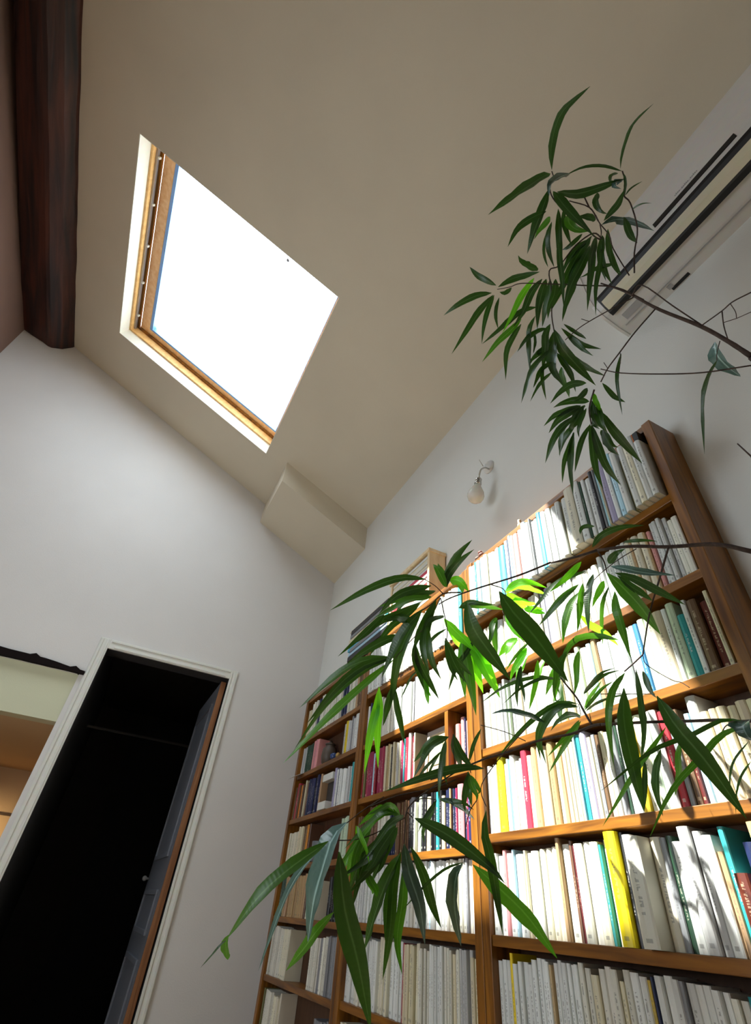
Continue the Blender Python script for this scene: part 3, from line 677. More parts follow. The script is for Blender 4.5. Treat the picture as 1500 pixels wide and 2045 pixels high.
for c in rest_mats: me.materials.append(M_PAPER if c == 'PAPER' else book_mat(c))
me.polygons.foreach_set('material_index', rest_m)
o = bpy.data.objects.new('book_rows', me); COL.objects.link(o)
tag(o, 'the remaining rows of small distant books filling the left and middle bookcases', 'books', kind='stuff')

# ================================================================ THINGS ON AND IN THE BOOKCASES
crate = empty('wooden_crate', U(XF, 1.62, 1.031), 'pale pine crate on its side on top of the middle bookcase', 'crate')
CY0, CY1, CZ0, CZ1 = 1.505, 1.86, 1.0306, 1.272
ubox_obj('side_board', .912, .993, CY0, CY0 + .016, CZ0, CZ1, M_CRATE, crate, .001)
ubox_obj('side_board', .912, .993, CY1 - .014, CY1, CZ0, CZ1, M_CRATE, crate, .001)
ubox_obj('top_board', .906, .995, CY0 - .006, CY1 + .006, CZ1, CZ1 + .016, M_CRATE, crate, .001)
ubox_obj('bottom_board', .912, .993, CY0 + .016, CY1 - .014, CZ0, CZ0 + .012, M_CRATE, crate, .001)
def flat_book(x0, x1, y0, y1, z0, z1, c, lab, grp, kind='magazine'):
    """book lying flat, spine towards the room"""
    bt = min(.0018, (z1 - z0) * .22)
    bm = bmesh.new()
    ubox(bm, x0, x1, y0, y1, z0, z0 + bt); ubox(bm, x0, x1, y0, y1, z1 - bt, z1); ubox(bm, x0, x0 + bt, y0, y1, z0 + bt, z1 - bt)
    o = from_bm(kind, bm, book_mat(c)); me = o.data
    uvl = me.uv_layers.new(name='UVMap'); uvl.data.foreach_set('uv', [-1.0] * (2 * len(me.loops)))
    me.attributes.new('rnd', 'FLOAT', 'FACE').data.foreach_set('value', [rb.random()] * len(me.polygons))
    ubox_obj('page_block', x0 + bt + .001, x1 - .001, y0 + .0012, y1 - .0012, z0 + bt + .0002, z1 - bt - .0002, M_PAPER, o)
    return tag(o, lab, 'magazine' if kind == 'magazine' else 'book', grp)
z = CZ0 + .0125
for i, c in enumerate(['white', 'pale blue', 'white', 'pink', 'white', 'red', 'off-white', 'pink', 'white', 'red', 'white', 'ivory', 'off-white', 'cream', 'white']):
    t = .0135 if i % 3 else .017
    if z + t > CZ1 - .002: break
    j = rb.uniform(-.004, .005)
    flat_book(.917 + j, .990 + j * .3, CY0 + .02 + abs(j), CY1 - .018, z, z + t - .0006, c, '%s magazine lying flat in the pine crate, %s from the bottom' % (c, ordinal(i + 1)), 'magazines in the pine crate')
    z += t
z = CZ0
for i, (c, t) in enumerate([('dark red', .022), ('black', .026), ('pale blue', .016), ('grey', .020), ('sky-blue', .016), ('teal', .020), ('cream', .030), ('grey', .018), ('black', .026), ('ivory', .010)]):
    j = rb.uniform(-.012, .012)
    flat_book(.918 + j * .4, .992, 1.885 + abs(j) * .5, 2.33 + j * 2.5, z, z + t - .0008, c, '%s volume lying flat left of the pine crate, %s from the bottom' % (c, ordinal(i + 1)), 'volumes stacked flat left of the pine crate', 'volume')
    z += t
# picks on the crate top: a few thin dark strips of rolled paper
for i, (ya, yb2) in enumerate(((1.56, 1.62), (1.66, 1.74), (1.78, 1.84))):
    bm = bmesh.new(); add_tube(bm, [U(.93, ya, CZ1 + .016 + .008), U(.935, yb2, CZ1 + .016 + .008)], [.008, .008], 8)
    tag(from_bm('rolled_paper', bm, M_BLACK), '%s dark paper roll from the camera side, lying on the crate' % ORD[i], 'paper roll', 'rolls on the crate')
# pebbles and a small figure on the right bookcase top
for i, (y, r_, dz) in enumerate(((1.185, .010, 0), (1.160, .012, 0), (1.168, .008, .019))):
    bm = bmesh.new(); bmesh.ops.create_icosphere(bm, subdivisions=2, radius=r_ * S)
    c0 = U(.922, y, 1.040 + r_ * .8 + dz)
    for v in bm.verts: v.co = Vector((v.co.x, v.co.y * 1.2, v.co.z * .8)) * (1 + .12 * noise.noise(v.co * 60)) + c0
    tag(from_bm('pebble', bm, plain('pebble_brown', (.13 + .05 * i, .07, .05), .7), None, True), '%s brown pebble on top of the right-hand bookcase' % ('larger lower', 'middle', 'small upper')[i], 'pebble', 'pebbles on the bookcase')
bm = bmesh.new(); add_lathe(bm, [(.008, 0), (.011, .004), (.009, .016), (.006, .022), (.008, .028), (.007, .036), (.002, .040)], 14, origin=U(.925, .955, 1.040))
tag(from_bm('figurine', bm, plain('figurine_clay', (.45, .36, .25), .6), None, True), 'tiny clay figurine standing on the right-hand bookcase edge', 'figurine')
# orange-and-black small box lying above the last books of the top shelf
bx = empty('card_box', U(.89, .475, .99), 'small orange and black box on the rightmost books of the top shelf', 'box')
bz = BAYS['R']['tops'][0] + .1835
ubox_obj('orange_panel', .8935, .975, .486, .503, bz + .001, bz + .030, plain('box_orange', (.62, .18, .06), .5), bx, .001)
ubox_obj('black_panel', .8935, .975, .472, .4855, bz + .001, bz + .030, M_BLACK, bx, .001)
# partition and framed picture in the middle bookcase
part_ = ubox_obj('divider', XF, XR - .010, 1.378, 1.398, BAYS['M']['tops'][2] + .0005, BAYS['M']['tops'][1] - TH - .0005, M_SHELF_Z, CASE['M'], .001)
pic = empty('framed_picture', U(.93, 1.50, .379), 'small framed picture leaning in the middle bookcase beside the divider', 'picture')
ft = Matrix.Rotation(0, 4, 'Y')
def pf(p):                        # local frame of the picture: x out of the picture plane, leaning back a little
    return U(.925 + p.x + p.z * .10, 1.405 + p.y, BAYS['M']['tops'][2] + .0006 + p.z)
bm = bmesh.new()
for a, b_, c, d in ((0, .016, 0, .150), (.124, .140, 0, .150), (.016, .124, 0, .016), (.016, .124, .134, .150)): add_box(bm, (0, a, c), (.012, b_, d), 0, pf)
from_bm('picture_frame', bm, plain('grey_frame_wood', (.42, .37, .33), .5), pic)
bm = bmesh.new(); add_box(bm, (.004, .016, .016), (.010, .124, .134), 0, pf); from_bm('picture_mat', bm, plain('cream_mat', (.66, .55, .36), .8), pic)
bm = bmesh.new(); add_box(bm, (.002, .040, .036), (.0045, .100, .112), 0, pf); from_bm('picture_print', bm, plain('green_print', (.30, .36, .22), .8), pic)
# objects on the left bookcase
L3 = BAYS['L']['tops'][3]; L2 = BAYS['L']['tops'][2]; L1 = BAYS['L']['tops'][1]
mug = empty('mug', U(.945, 2.44, L3), 'grey ceramic mug on the fourth shelf of the left-hand bookcase', 'mug')
mo = U(.942, 2.44, L3 + .0006)
bm = bmesh.new(); add_lathe(bm, [(.034, 0), (.040, .004), (.043, .040), (.044, .085), (.040, .085), (.039, .040), (.035, .008)], 24, origin=mo); from_bm('cup', bm, plain('grey_stoneware', (.16, .17, .18), .35), mug, True)
bm = bmesh.new(); add_tube(bm, catmull([mo + Vector((0, .042, .070)), mo + Vector((0, .066, .066)), mo + Vector((0, .070, .040)), mo + Vector((0, .044, .018))], 5), [.005] * 16, 8); from_bm('handle', bm, bpy.data.materials['grey_stoneware'], mug, True)
bo = ubox_obj('tin_box', .9885, .9912, 2.30, 2.52, L3 + .0006, L3 + .150, plain('red_brown_tin', (.10, .03, .015), .5), None, .002); tag(bo, 'reddish-brown tin box standing behind the grey mug', 'box')
jar = empty('stone_jar', U(.95, 2.50, L1), 'dark stoneware jar on the second shelf of the left bookcase', 'jar'); jo = U(.95, 2.50, L1 + .0006)
bm = bmesh.new(); add_lathe(bm, [(.030, 0), (.040, .01), (.046, .045), (.040, .085), (.026, .10), (.028, .108)], 22, origin=jo); from_bm('jar_body', bm, plain('brown_stoneware', (.10, .075, .055), .5), jar, True)
bm = bmesh.new(); add_lathe(bm, [(.030, .108), (.030, .114), (.010, .122), (.008, .130)], 18, origin=jo); from_bm('jar_lid', bm, bpy.data.materials['brown_stoneware'], jar, True)
bm = bmesh.new(); add_lathe(bm, [(.012, 0), (.020, .006), (.022, .022), (.014, .030), (.006, .034)], 16, origin=U(.925, 2.37, L1 + .0006)); tag(from_bm('ink_pot', bm, plain('blue_glaze', (.03, .07, .22), .25), None, True), 'little blue glazed pot on the left bookcase beside the dark jar', 'pot')
bm = bmesh.new(); add_lathe(bm, [(.010, 0), (.014, .006), (.013, .016), (.005, .024)], 14, origin=U(.925, 2.32, L1 + .0006)); tag(from_bm('small_bowl', bm, plain('ochre_glaze', (.45, .28, .08), .3), None, True), 'little ochre pot right of the blue one on the left bookcase', 'pot')
tb = ubox_obj('case_box', .945, .988, 2.355, 2.455, L2 + .0006, L2 + .120, plain('dark_case', (.03, .028, .03), .4), None, .003); tag(tb, 'black box in the gap on the third shelf of the left bookcase', 'box')
cb = ubox_obj('white_box', .918, .975, 2.34, 2.46, L2 + .1206, L2 + .150, M_WHITE, None, .002); tag(cb, 'white box lying on the black box in the left bookcase', 'box')
cb2 = ubox_obj('white_booklet', .905, .95, 2.36, 2.45, L2 + .0006, L2 + .032, M_WHITE, None, .002)
tag(cb2, 'white booklet pile on the third shelf in front of the black box', 'booklet')
card = empty('paper_card', U(.90, 2.52, L1), 'white card jutting out over the shelf edge near the corner', 'card')
bm = bmesh.new()
q = [U(.915, 2.745, L1 + .001), U(.915, 2.835, L1 + .001), U(.868, 2.865, L1 - .022), U(.868, 2.765, L1 - .022)]
bm.faces.new([bm.verts.new(v) for v in q]); r_ = bmesh.ops.extrude_face_region(bm, geom=list(bm.faces)); [setattr(v, 'co', v.co + Vector((0, 0, .0012))) for v in r_['geom'] if isinstance(v, bmesh.types.BMVert)]
from_bm('card_sheet', bm, M_WHITE, card)

# ================================================================ THE PLANT
# leaves: tone, depth from the lens (m), blade width (frame px), midrib points base to tip
LEAVES = [
 ('d',1.3,14.7,[(1102,339),(1101,291),(1121,225),(1179,172)]),
 ('d',1.3,5.9,[(1239,337),(1242,305),(1262,249),(1305,207)]),
 ('d',1.3,17.6,[(1099,347),(1083,354),(1030,390),(975,429)]),
 ('d',1.3,5.3,[(1243,342),(1206,331),(1163,334),(1121,355)]),
 ('d',1.3,15.5,[(1113,383),(1153,387),(1198,374),(1247,357)]),
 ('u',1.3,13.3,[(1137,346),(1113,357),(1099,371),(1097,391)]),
 ('d',1.3,16.0,[(1095,379),(1086,411),(1067,462),(1053,507)]),
 ('d',1.3,13.3,[(1091,422),(1062,435),(1033,457),(1014,493)]),
 ('d',1.3,17.3,[(1105,382),(1123,406),(1147,433),(1185,470)]),
 ('g',1.3,16.0,[(1134,430),(1137,446),(1153,459),(1177,462)]),
 ('d',1.3,9.3,[(1126,417),(1126,443),(1134,470),(1141,489)]),
 ('d',1.3,12.0,[(1115,417),(1117,457),(1119,497),(1123,550)]),
 ('d',1.3,9.3,[(1102,443),(1095,470),(1097,502),(1107,534)]),
 ('d',1.3,5.3,[(1089,470),(1086,497),(1089,518),(1095,534)]),
 ('g',1.3,10.7,[(1099,433),(1089,446),(1075,462),(1067,478)]),
 ('d',1.3,12.0,[(1193,385),(1191,406),(1201,422),(1213,427)]),
 ('d',1.3,12.0,[(1206,441),(1222,422),(1235,406),(1247,379)]),
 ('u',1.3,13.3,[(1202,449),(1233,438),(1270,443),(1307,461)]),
 ('d',1.3,12.0,[(1190,438),(1177,435),(1163,433),(1153,433)]),
 ('d',1.3,12.0,[(1246,433),(1251,451),(1259,470),(1273,485)]),
 ('d',1.3,10.7,[(1214,457),(1214,483),(1219,510),(1241,550)]),
 ('d',1.3,13.3,[(1203,470),(1201,497),(1201,523),(1210,561)]),
 ('d',1.3,12.0,[(1190,473),(1185,497),(1179,523),(1177,566)]),
 ('d',1.3,13.3,[(1179,473),(1163,505),(1147,529),(1134,566)]),
 ('d',1.3,8.0,[(1163,467),(1147,483),(1134,494),(1123,499)]),
 ('d',1.3,12.0,[(1174,478),(1147,505),(1131,529),(1123,550)]),
 ('d',1.3,5.3,[(1246,347),(1250,363),(1249,379),(1247,395)]),
 ('d',1.3,8.0,[(1233,345),(1222,353),(1222,361),(1227,361)]),
 ('u',1.3,9.3,[(1243,361),(1233,363),(1227,371),(1241,377)]),
 ('d',1.3,13.3,[(1075,537),(1057,534),(1041,523),(1035,510)]),
 ('d',1.3,3.2,[(1249,390),(1257,379),(1267,371),(1283,362)]),
 ('d',1.3,3.2,[(1262,419),(1273,411),(1286,406),(1302,406)]),
 ('d',1.28,10.7,[(991,570),(971,559),(953,549),(938,533)]),
 ('d',1.28,12.0,[(982,585),(950,591),(913,610),(886,630)]),
 ('d',1.28,12.0,[(985,589),(958,621),(934,658),(902,707)]),
 ('d',1.28,9.3,[(987,589),(974,621),(966,655),(962,687)]),
 ('d',1.28,6.7,[(997,594),(991,613),(990,634),(995,657)]),
 ('d',1.28,8.0,[(998,583),(1006,586),(1014,582),(1022,574)]),
 ('d',1.28,12.0,[(995,573),(1022,557),(1051,549),(1078,543)]),
 ('b',1.28,12.0,[(1067,555),(1043,589),(1022,631),(1003,666)]),
 ('d',1.28,13.3,[(1083,557),(1062,583),(1046,621),(1025,653)]),
 ('d',1.28,10.7,[(1073,613),(1041,623),(1003,655),(963,687)]),
 ('g',1.28,12.0,[(1041,637),(1019,661),(993,685),(963,723)]),
 ('d',1.28,10.7,[(1041,647),(1022,677),(1011,706),(1010,759)]),
 ('d',1.28,14.7,[(1091,557),(1081,589),(1075,621),(1073,658)]),
 ('d',1.28,13.3,[(1099,557),(1097,589),(1089,621),(1083,653)]),
 ('d',1.28,13.3,[(1110,557),(1107,589),(1097,610),(1094,637)]),
 ('d',1.28,9.3,[(1091,655),(1073,663),(1051,679),(1033,703)]),
 ('d',1.28,9.3,[(1069,631),(1059,653),(1057,679),(1059,746)]),
 ('d',1.28,5.3,[(1067,663),(1070,682),(1067,698),(1065,706)]),
 ('d',1.28,13.3,[(1099,647),(1089,669),(1089,695),(1083,743)]),
 ('d',1.28,6.7,[(1126,647),(1147,661),(1163,671),(1171,677)]),
 ('d',1.28,9.3,[(1121,655),(1147,677),(1171,690),(1201,697)]),
 ('d',1.28,10.7,[(1134,671),(1153,685),(1166,698),(1185,711)]),
 ('d',1.28,18.7,[(1107,658),(1123,695),(1153,730),(1190,770)]),
 ('d',1.28,10.7,[(1126,701),(1153,719),(1177,735),(1209,751)]),
 ('d',1.28,10.7,[(1110,703),(1129,727),(1142,749),(1150,783)]),
 ('d',1.28,18.7,[(1105,663),(1105,703),(1107,738),(1126,770)]),
 ('g',1.28,13.3,[(1121,733),(1126,757),(1134,775),(1137,794)]),
 ('d',1.28,9.3,[(1099,690),(1078,706),(1062,719),(1057,733)]),
 ('d',1.28,10.7,[(1099,698),(1081,717),(1062,743),(1041,805)]),
 ('d',1.28,9.3,[(1102,722),(1083,738),(1073,757),(1065,775)]),
 ('d',1.28,6.7,[(1102,743),(1083,762),(1070,781),(1059,802)]),
 ('d',1.28,6.7,[(1086,722),(1083,749),(1086,775),(1091,799)]),
 ('d',1.28,10.7,[(1102,682),(1086,698),(1073,706),(1062,714)]),
 ('d',1.28,13.3,[(1171,765),(1142,767),(1118,783),(1099,806)]),
 ('d',1.28,13.3,[(1177,802),(1150,799),(1123,805),(1105,814)]),
 ('d',1.28,16.0,[(1182,471),(1153,511),(1126,565),(1099,623)]),
 ('d',1.28,16.0,[(1179,490),(1158,535),(1137,578),(1123,642)]),
 ('d',1.28,12.0,[(1187,493),(1182,530),(1177,570),(1173,621)]),
 ('d',1.28,9.3,[(1201,493),(1198,530),(1190,578),(1190,631)]),
 ('d',1.28,8.0,[(1227,527),(1195,535),(1171,549),(1158,554)]),
 ('d',1.28,10.7,[(1153,557),(1137,589),(1129,610),(1123,637)]),
 ('d',1.28,10.7,[(1115,477),(1118,517),(1123,557),(1126,615)]),
 ('d',1.28,10.7,[(1201,479),(1201,511),(1209,541),(1222,567)]),
 ('d',1.28,9.3,[(1214,477),(1219,509),(1225,530),(1238,551)]),
 ('d',1.28,6.7,[(1241,706),(1235,733),(1233,765),(1243,829)]),
 ('d',1.28,9.3,[(1203,765),(1219,783),(1230,794),(1249,803)]),
 ('d',1.24,14.7,[(1160,810),(1133,826),(1112,842),(1096,865)]),
 ('d',1.24,13.3,[(1149,831),(1123,853),(1104,882),(1089,925)]),
 ('d',1.24,10.7,[(1152,842),(1136,863),(1123,885),(1117,909)]),
 ('d',1.24,13.3,[(1165,810),(1152,837),(1141,853),(1139,863)]),
 ('d',1.24,8.0,[(1171,815),(1160,842),(1155,861),(1157,874)]),
 ('d',1.24,10.7,[(1145,863),(1143,903),(1141,938),(1145,989)]),
 ('d',1.24,3.7,[(1139,885),(1136,903),(1133,917),(1133,925)]),
 ('d',1.24,10.1,[(1179,847),(1163,877),(1155,906),(1148,943)]),
 ('d',1.24,14.7,[(1181,847),(1195,890),(1213,933),(1240,969)]),
 ('d',1.24,16.0,[(1200,821),(1221,853),(1245,882),(1283,926)]),
 ('d',1.24,14.7,[(1203,858),(1213,879),(1224,898),(1237,909)]),
 ('d',1.24,16.0,[(1192,810),(1197,831),(1203,850),(1213,863)]),
 ('b',1.24,9.1,[(1187,786),(1189,799),(1195,810),(1199,823)]),
 ('d',1.24,12.0,[(1181,799),(1187,821),(1192,842),(1197,853)]),
 ('d',1.24,10.7,[(1173,775),(1163,789),(1149,799),(1139,799)]),
 ('u',1.1,18.5,[(1428,683),(1430,705),(1451,730),(1479,752)]),
 ('d',1.1,7.8,[(1432,720),(1414,757),(1405,808),(1407,907)]),
 ('d',1.15,12.8,[(851,1157),(800,1154),(733,1178),(659,1219)]),
 ('d',1.15,13.9,[(893,1173),(893,1146),(912,1109),(943,1078)]),
 ('g',1.15,12.0,[(891,1173),(883,1154),(872,1135),(865,1127)]),
 ('b',1.15,13.9,[(899,1157),(915,1159),(925,1167),(936,1181)]),
 ('d',1.15,13.3,[(861,1170),(821,1178),(787,1194),(757,1226)]),
 ('d',1.15,8.0,[(867,1181),(843,1183),(816,1191),(795,1199)]),
 ('g',1.15,12.0,[(861,1193),(816,1199),(787,1215),(747,1234)]),
 ('d',1.15,12.0,[(840,1202),(792,1226),(747,1247),(675,1311)]),
 ('d',1.15,12.0,[(821,1234),(800,1234),(787,1234),(765,1237)]),
 ('d',1.15,16.5,[(843,1218),(816,1263),(795,1317),(779,1415)]),
 ('d',1.15,13.9,[(808,1269),(773,1277),(733,1298),(691,1327)]),
 ('d',1.15,13.3,[(789,1311),(731,1327),(675,1370),(613,1445)]),
 ('g',1.15,12.8,[(787,1317),(731,1365),(653,1437),(565,1525)]),
 ('d',1.15,9.6,[(789,1311),(720,1343),(648,1410),(587,1498)]),
 ('d',1.15,13.3,[(869,1199),(848,1242),(832,1277),(829,1295)]),
 ('d',1.15,12.8,[(829,1285),(835,1317),(851,1349),(877,1397)]),
 ('d',1.15,12.8,[(853,1247),(856,1285),(864,1322),(881,1357)]),
 ('d',1.15,8.0,[(888,1231),(861,1237),(848,1255),(835,1282)]),
 ('d',1.15,5.3,[(893,1255),(869,1271),(848,1298),(837,1317)]),
 ('d',1.15,4.0,[(835,1338),(821,1354),(811,1375),(801,1394)]),
 ('d',1.15,12.0,[(792,1359),(779,1391),(773,1413),(765,1450)]),
 ('b',1.15,13.9,[(757,1373),(752,1418),(741,1466),(727,1546)]),
 ('d',1.15,10.7,[(787,1370),(792,1410),(800,1445),(808,1490)]),
 ('b',1.15,8.5,[(845,1349),(851,1370),(853,1389),(856,1407)]),
 ('d',1.15,12.0,[(891,1282),(904,1317),(915,1338),(931,1362)]),
 ('d',1.15,12.0,[(768,1226),(747,1247),(725,1269),(699,1290)]),
 ('b',1.3,12.0,[(1009,1181),(1033,1165),(1057,1163),(1092,1174)]),
 ('b',1.3,12.0,[(1012,1183),(1031,1194),(1052,1203),(1073,1207)]),
 ('b',1.3,10.7,[(1047,1218),(1060,1217),(1073,1221),(1089,1225)]),
 ('d',1.3,10.1,[(916,1214),(945,1207),(975,1210),(1007,1218)]),
 ('b',1.3,14.7,[(1009,1223),(1025,1247),(1041,1269),(1057,1285)]),
 ('d',1.3,10.7,[(993,1234),(988,1253),(988,1274),(993,1311)]),
 ('b',1.3,13.3,[(1033,1274),(1020,1285),(1009,1295),(996,1311)]),
 ('b',1.3,20.0,[(927,1269),(948,1298),(964,1322),(999,1394)]),
 ('b',1.3,18.7,[(940,1285),(959,1303),(969,1322),(985,1338)]),
 ('b',1.3,16.0,[(887,1237),(913,1263),(929,1279),(948,1301)]),
 ('d',1.3,12.0,[(889,1274),(903,1306),(916,1338),(932,1365)]),
 ('g',1.3,16.0,[(924,1277),(932,1317),(940,1365),(951,1429)]),
 ('d',1.3,8.0,[(951,1271),(932,1303),(911,1333),(895,1381)]),
 ('d',1.3,4.8,[(1057,1282),(1041,1298),(1025,1317),(1009,1341)]),
 ('b',1.3,13.3,[(1052,1295),(1044,1322),(1036,1349),(1031,1370)]),
 ('b',1.3,10.7,[(1089,1311),(1079,1338),(1071,1370),(1057,1410)]),
 ('g',1.3,12.0,[(1108,1327),(1111,1357),(1108,1383),(1108,1402)]),
 ('d',1.3,13.3,[(1116,1357),(1121,1397),(1119,1423),(1121,1445)]),
 ('d',0.98,31.5,[(997,1181),(1025,1223),(1068,1271),(1135,1362)]),
 ('d',0.98,23.5,[(932,1202),(945,1253),(975,1298),(1020,1359)]),
 ('b',1.1,10.7,[(1161,1122),(1143,1141),(1127,1157),(1097,1183)]),
 ('d',1.1,9.3,[(1169,1141),(1127,1157),(1095,1183),(1057,1226)]),
 ('d',1.1,10.7,[(1156,1167),(1127,1191),(1100,1221),(1076,1250)]),
 ('g',1.1,12.0,[(1156,1183),(1140,1210),(1129,1247),(1124,1285)]),
 ('g',1.1,10.7,[(1164,1165),(1159,1199),(1156,1231),(1153,1263)]),
 ('d',1.1,12.0,[(1185,1146),(1177,1183),(1175,1223),(1176,1263)]),
 ('d',1.1,6.7,[(1217,1170),(1204,1199),(1201,1237),(1204,1290)]),
 ('b',1.1,12.0,[(1156,1226),(1180,1247),(1207,1263),(1236,1290)]),
 ('d',1.1,10.1,[(1236,1278),(1193,1269),(1148,1277),(1124,1317),(1127,1357)]),
 ('d',1.0,10.7,[(1183,1093),(1201,1069),(1239,1053),(1287,1049)]),
 ('d',1.0,7.5,[(1159,1067),(1161,1056),(1172,1051),(1188,1051)]),
 ('d',1.0,5.9,[(1244,1083),(1265,1080),(1287,1079),(1313,1081)]),
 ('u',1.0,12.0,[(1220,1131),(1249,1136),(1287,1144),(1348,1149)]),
 ('d',1.0,14.7,[(1228,1144),(1265,1155),(1313,1179),(1369,1208)]),
 ('g',1.0,20.0,[(1212,1144),(1244,1173),(1281,1213),(1319,1267)]),
 ('d',1.0,12.0,[(1233,1149),(1260,1171),(1281,1184),(1303,1200)]),
 ('g',1.0,13.9,[(1228,1181),(1231,1213),(1239,1240),(1260,1315)]),
 ('d',1.0,13.3,[(1215,1125),(1225,1112),(1233,1104),(1249,1096)]),
 ('b',1.0,10.7,[(1207,1160),(1196,1181),(1188,1197),(1183,1213)]),
 ('d',1.02,6.0,[(1120,1357),(1070,1352),(1010,1370),(960,1404)]),
 ('u',1.02,9.6,[(1090,1443),(1050,1428),(1010,1420),(980,1426)]),
 ('d',1.02,8.0,[(1156,1406),(1120,1402),(1080,1424),(1030,1470),(992,1516)]),
 ('d',1.02,10.4,[(1156,1412),(1124,1412),(1096,1438),(1080,1480),(1091,1526)]),
 ('d',1.02,9.0,[(1160,1432),(1136,1428),(1112,1444),(1100,1460)]),
 ('g',1.02,8.4,[(1160,1440),(1140,1472),(1120,1504),(1096,1544)]),
 ('d',1.02,7.0,[(1166,1386),(1184,1364),(1210,1346),(1240,1338)]),
 ('d',1.02,6.0,[(1168,1418),(1186,1394),(1204,1374),(1226,1360)]),
 ('d',1.02,4.4,[(1170,1420),(1190,1404),(1220,1392),(1260,1386)]),
 ('d',1.02,12.0,[(1132,1300),(1118,1324),(1120,1346),(1130,1364)]),
 ('b',1.02,9.0,[(1074,1318),(1072,1350),(1066,1384),(1056,1420)]),
 ('d',1.02,8.0,[(1040,1330),(1036,1356),(1032,1384),(1034,1412)]),
 ('g',1.02,9.0,[(1108,1312),(1110,1350),(1106,1380),(1112,1404)]),
 ('g',1.02,10.0,[(1156,1300),(1152,1324),(1152,1360),(1146,1390)]),
 ('d',0.86,23.0,[(1246,1374),(1246,1440),(1264,1530),(1286,1620)]),
 ('g',0.86,11.6,[(1248,1344),(1224,1380),(1216,1440),(1226,1530)]),
 ('d',0.86,10.4,[(1270,1336),(1280,1390),(1288,1460),(1280,1520)]),
 ('d',0.86,10.0,[(1284,1340),(1296,1370),(1304,1386),(1312,1394)]),
 ('g',0.86,8.4,[(1330,1452),(1312,1480),(1270,1540),(1204,1650)]),
 ('g',0.86,10.4,[(1360,1480),(1356,1510),(1358,1540),(1348,1590)]),
 ('d',0.86,12.0,[(1320,1496),(1312,1540),(1312,1580),(1324,1630)]),
 ('d',0.86,9.0,[(1288,1520),(1288,1560),(1288,1590),(1286,1624)]),
 ('d',0.86,3.6,[(1496,1480),(1466,1520),(1458,1560),(1460,1584)]),
 ('d',0.86,3.6,[(1500,1520),(1480,1550),(1470,1590),(1470,1630)]),
 ('d',0.76,28.0,[(1312,1390),(1350,1450),(1410,1520),(1492,1636)]),
 ('d',0.76,7.6,[(1484,1440),(1440,1438),(1380,1468),(1300,1500),(1200,1580)]),
 ('g',0.76,10.4,[(1484,1450),(1440,1468),(1400,1512),(1340,1580),(1298,1672)]),
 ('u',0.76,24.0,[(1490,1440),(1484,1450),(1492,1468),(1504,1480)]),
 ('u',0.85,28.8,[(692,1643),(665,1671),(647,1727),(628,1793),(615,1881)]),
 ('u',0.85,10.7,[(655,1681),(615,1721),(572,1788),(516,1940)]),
 ('g',0.85,10.7,[(799,1628),(769,1623),(737,1649),(673,1735)]),
 ('d',0.85,18.1,[(799,1705),(772,1761),(751,1820),(727,1900)]),
 ('d',0.85,13.3,[(780,1649),(753,1687),(740,1729),(700,1783)]),
 ('d',0.85,12.0,[(767,1665),(737,1708),(721,1740),(703,1815)]),
 ('d',0.85,16.0,[(791,1649),(759,1697),(743,1729),(727,1740)]),
 ('d',0.85,12.0,[(780,1687),(759,1708),(740,1735),(697,1783)]),
 ('g',0.85,10.7,[(732,1740),(740,1759),(751,1777),(753,1791)]),
 ('b',0.85,8.0,[(713,1649),(721,1671),(732,1697),(737,1724)]),
 ('g',0.85,12.0,[(743,1649),(713,1687),(700,1727),(692,1761)]),
 ('g',0.85,9.3,[(727,1665),(711,1703),(705,1735),(700,1767)]),
 ('d',0.85,10.7,[(807,1628),(780,1644),(753,1681),(727,1719)]),
 ('g',0.85,10.7,[(801,1633),(769,1612),(743,1625),(716,1649)]),
 ('g',0.8,19.2,[(656,1680),(587,1728),(520,1787),(453,1875)]),
 ('g',0.8,13.3,[(457,1867),(451,1883),(452,1899),(455,1917)]),
 ('d',0.8,3.2,[(452,1877),(440,1888),(424,1907),(400,1933)]),
 ('d',0.8,33.3,[(677,1701),(688,1813),(715,1920),(741,2059)]),
 ('g',0.8,16.0,[(667,1821),(635,1856),(608,1893),(571,1939)]),
 ('d',0.84,16.0,[(801,1701),(785,1770),(780,1850),(764,1957)]),
 ('g',0.84,15.5,[(807,1717),(804,1797),(793,1877),(803,1946)]),
 ('u',0.84,20.8,[(807,1685),(817,1743),(839,1810),(849,1887)]),
 ('d',0.84,16.5,[(820,1690),(847,1749),(863,1805),(881,1853)]),
 ('d',0.84,19.7,[(828,1634),(900,1671),(980,1733),(1009,1765)]),
 ('g',0.84,23.5,[(945,1727),(993,1770),(1055,1831),(1113,1914)]),
 ('d',0.84,16.0,[(971,1618),(967,1663),(980,1717),(1004,1866)]),
 ('u',0.84,19.2,[(924,1725),(911,1749),(908,1810),(921,1890)]),
 ('d',0.84,4.3,[(927,1722),(889,1735),(844,1773),(801,1821)]),
 ('d',0.92,12.0,[(905,1466),(916,1498),(937,1527),(943,1538)]),
 ('d',0.92,9.3,[(889,1479),(884,1517),(879,1557),(876,1599)]),
 ('d',0.92,10.7,[(897,1471),(860,1493),(839,1530),(825,1554)]),
 ('d',0.92,4.8,[(884,1498),(865,1519),(847,1538),(828,1565)]),
 ('d',0.92,6.4,[(961,1455),(948,1482),(940,1509),(937,1522)]),
 ('d',0.92,13.3,[(967,1535),(927,1533),(860,1549),(767,1581)]),
 ('d',0.92,11.2,[(937,1543),(932,1570),(927,1599),(929,1621)]),
 ('g',0.92,10.7,[(937,1549),(943,1570),(953,1589),(951,1599)]),
 ('u',0.92,9.3,[(879,1594),(900,1602),(927,1618),(948,1637)]),
 ('d',0.92,8.0,[(871,1599),(860,1631),(847,1658),(847,1685)]),
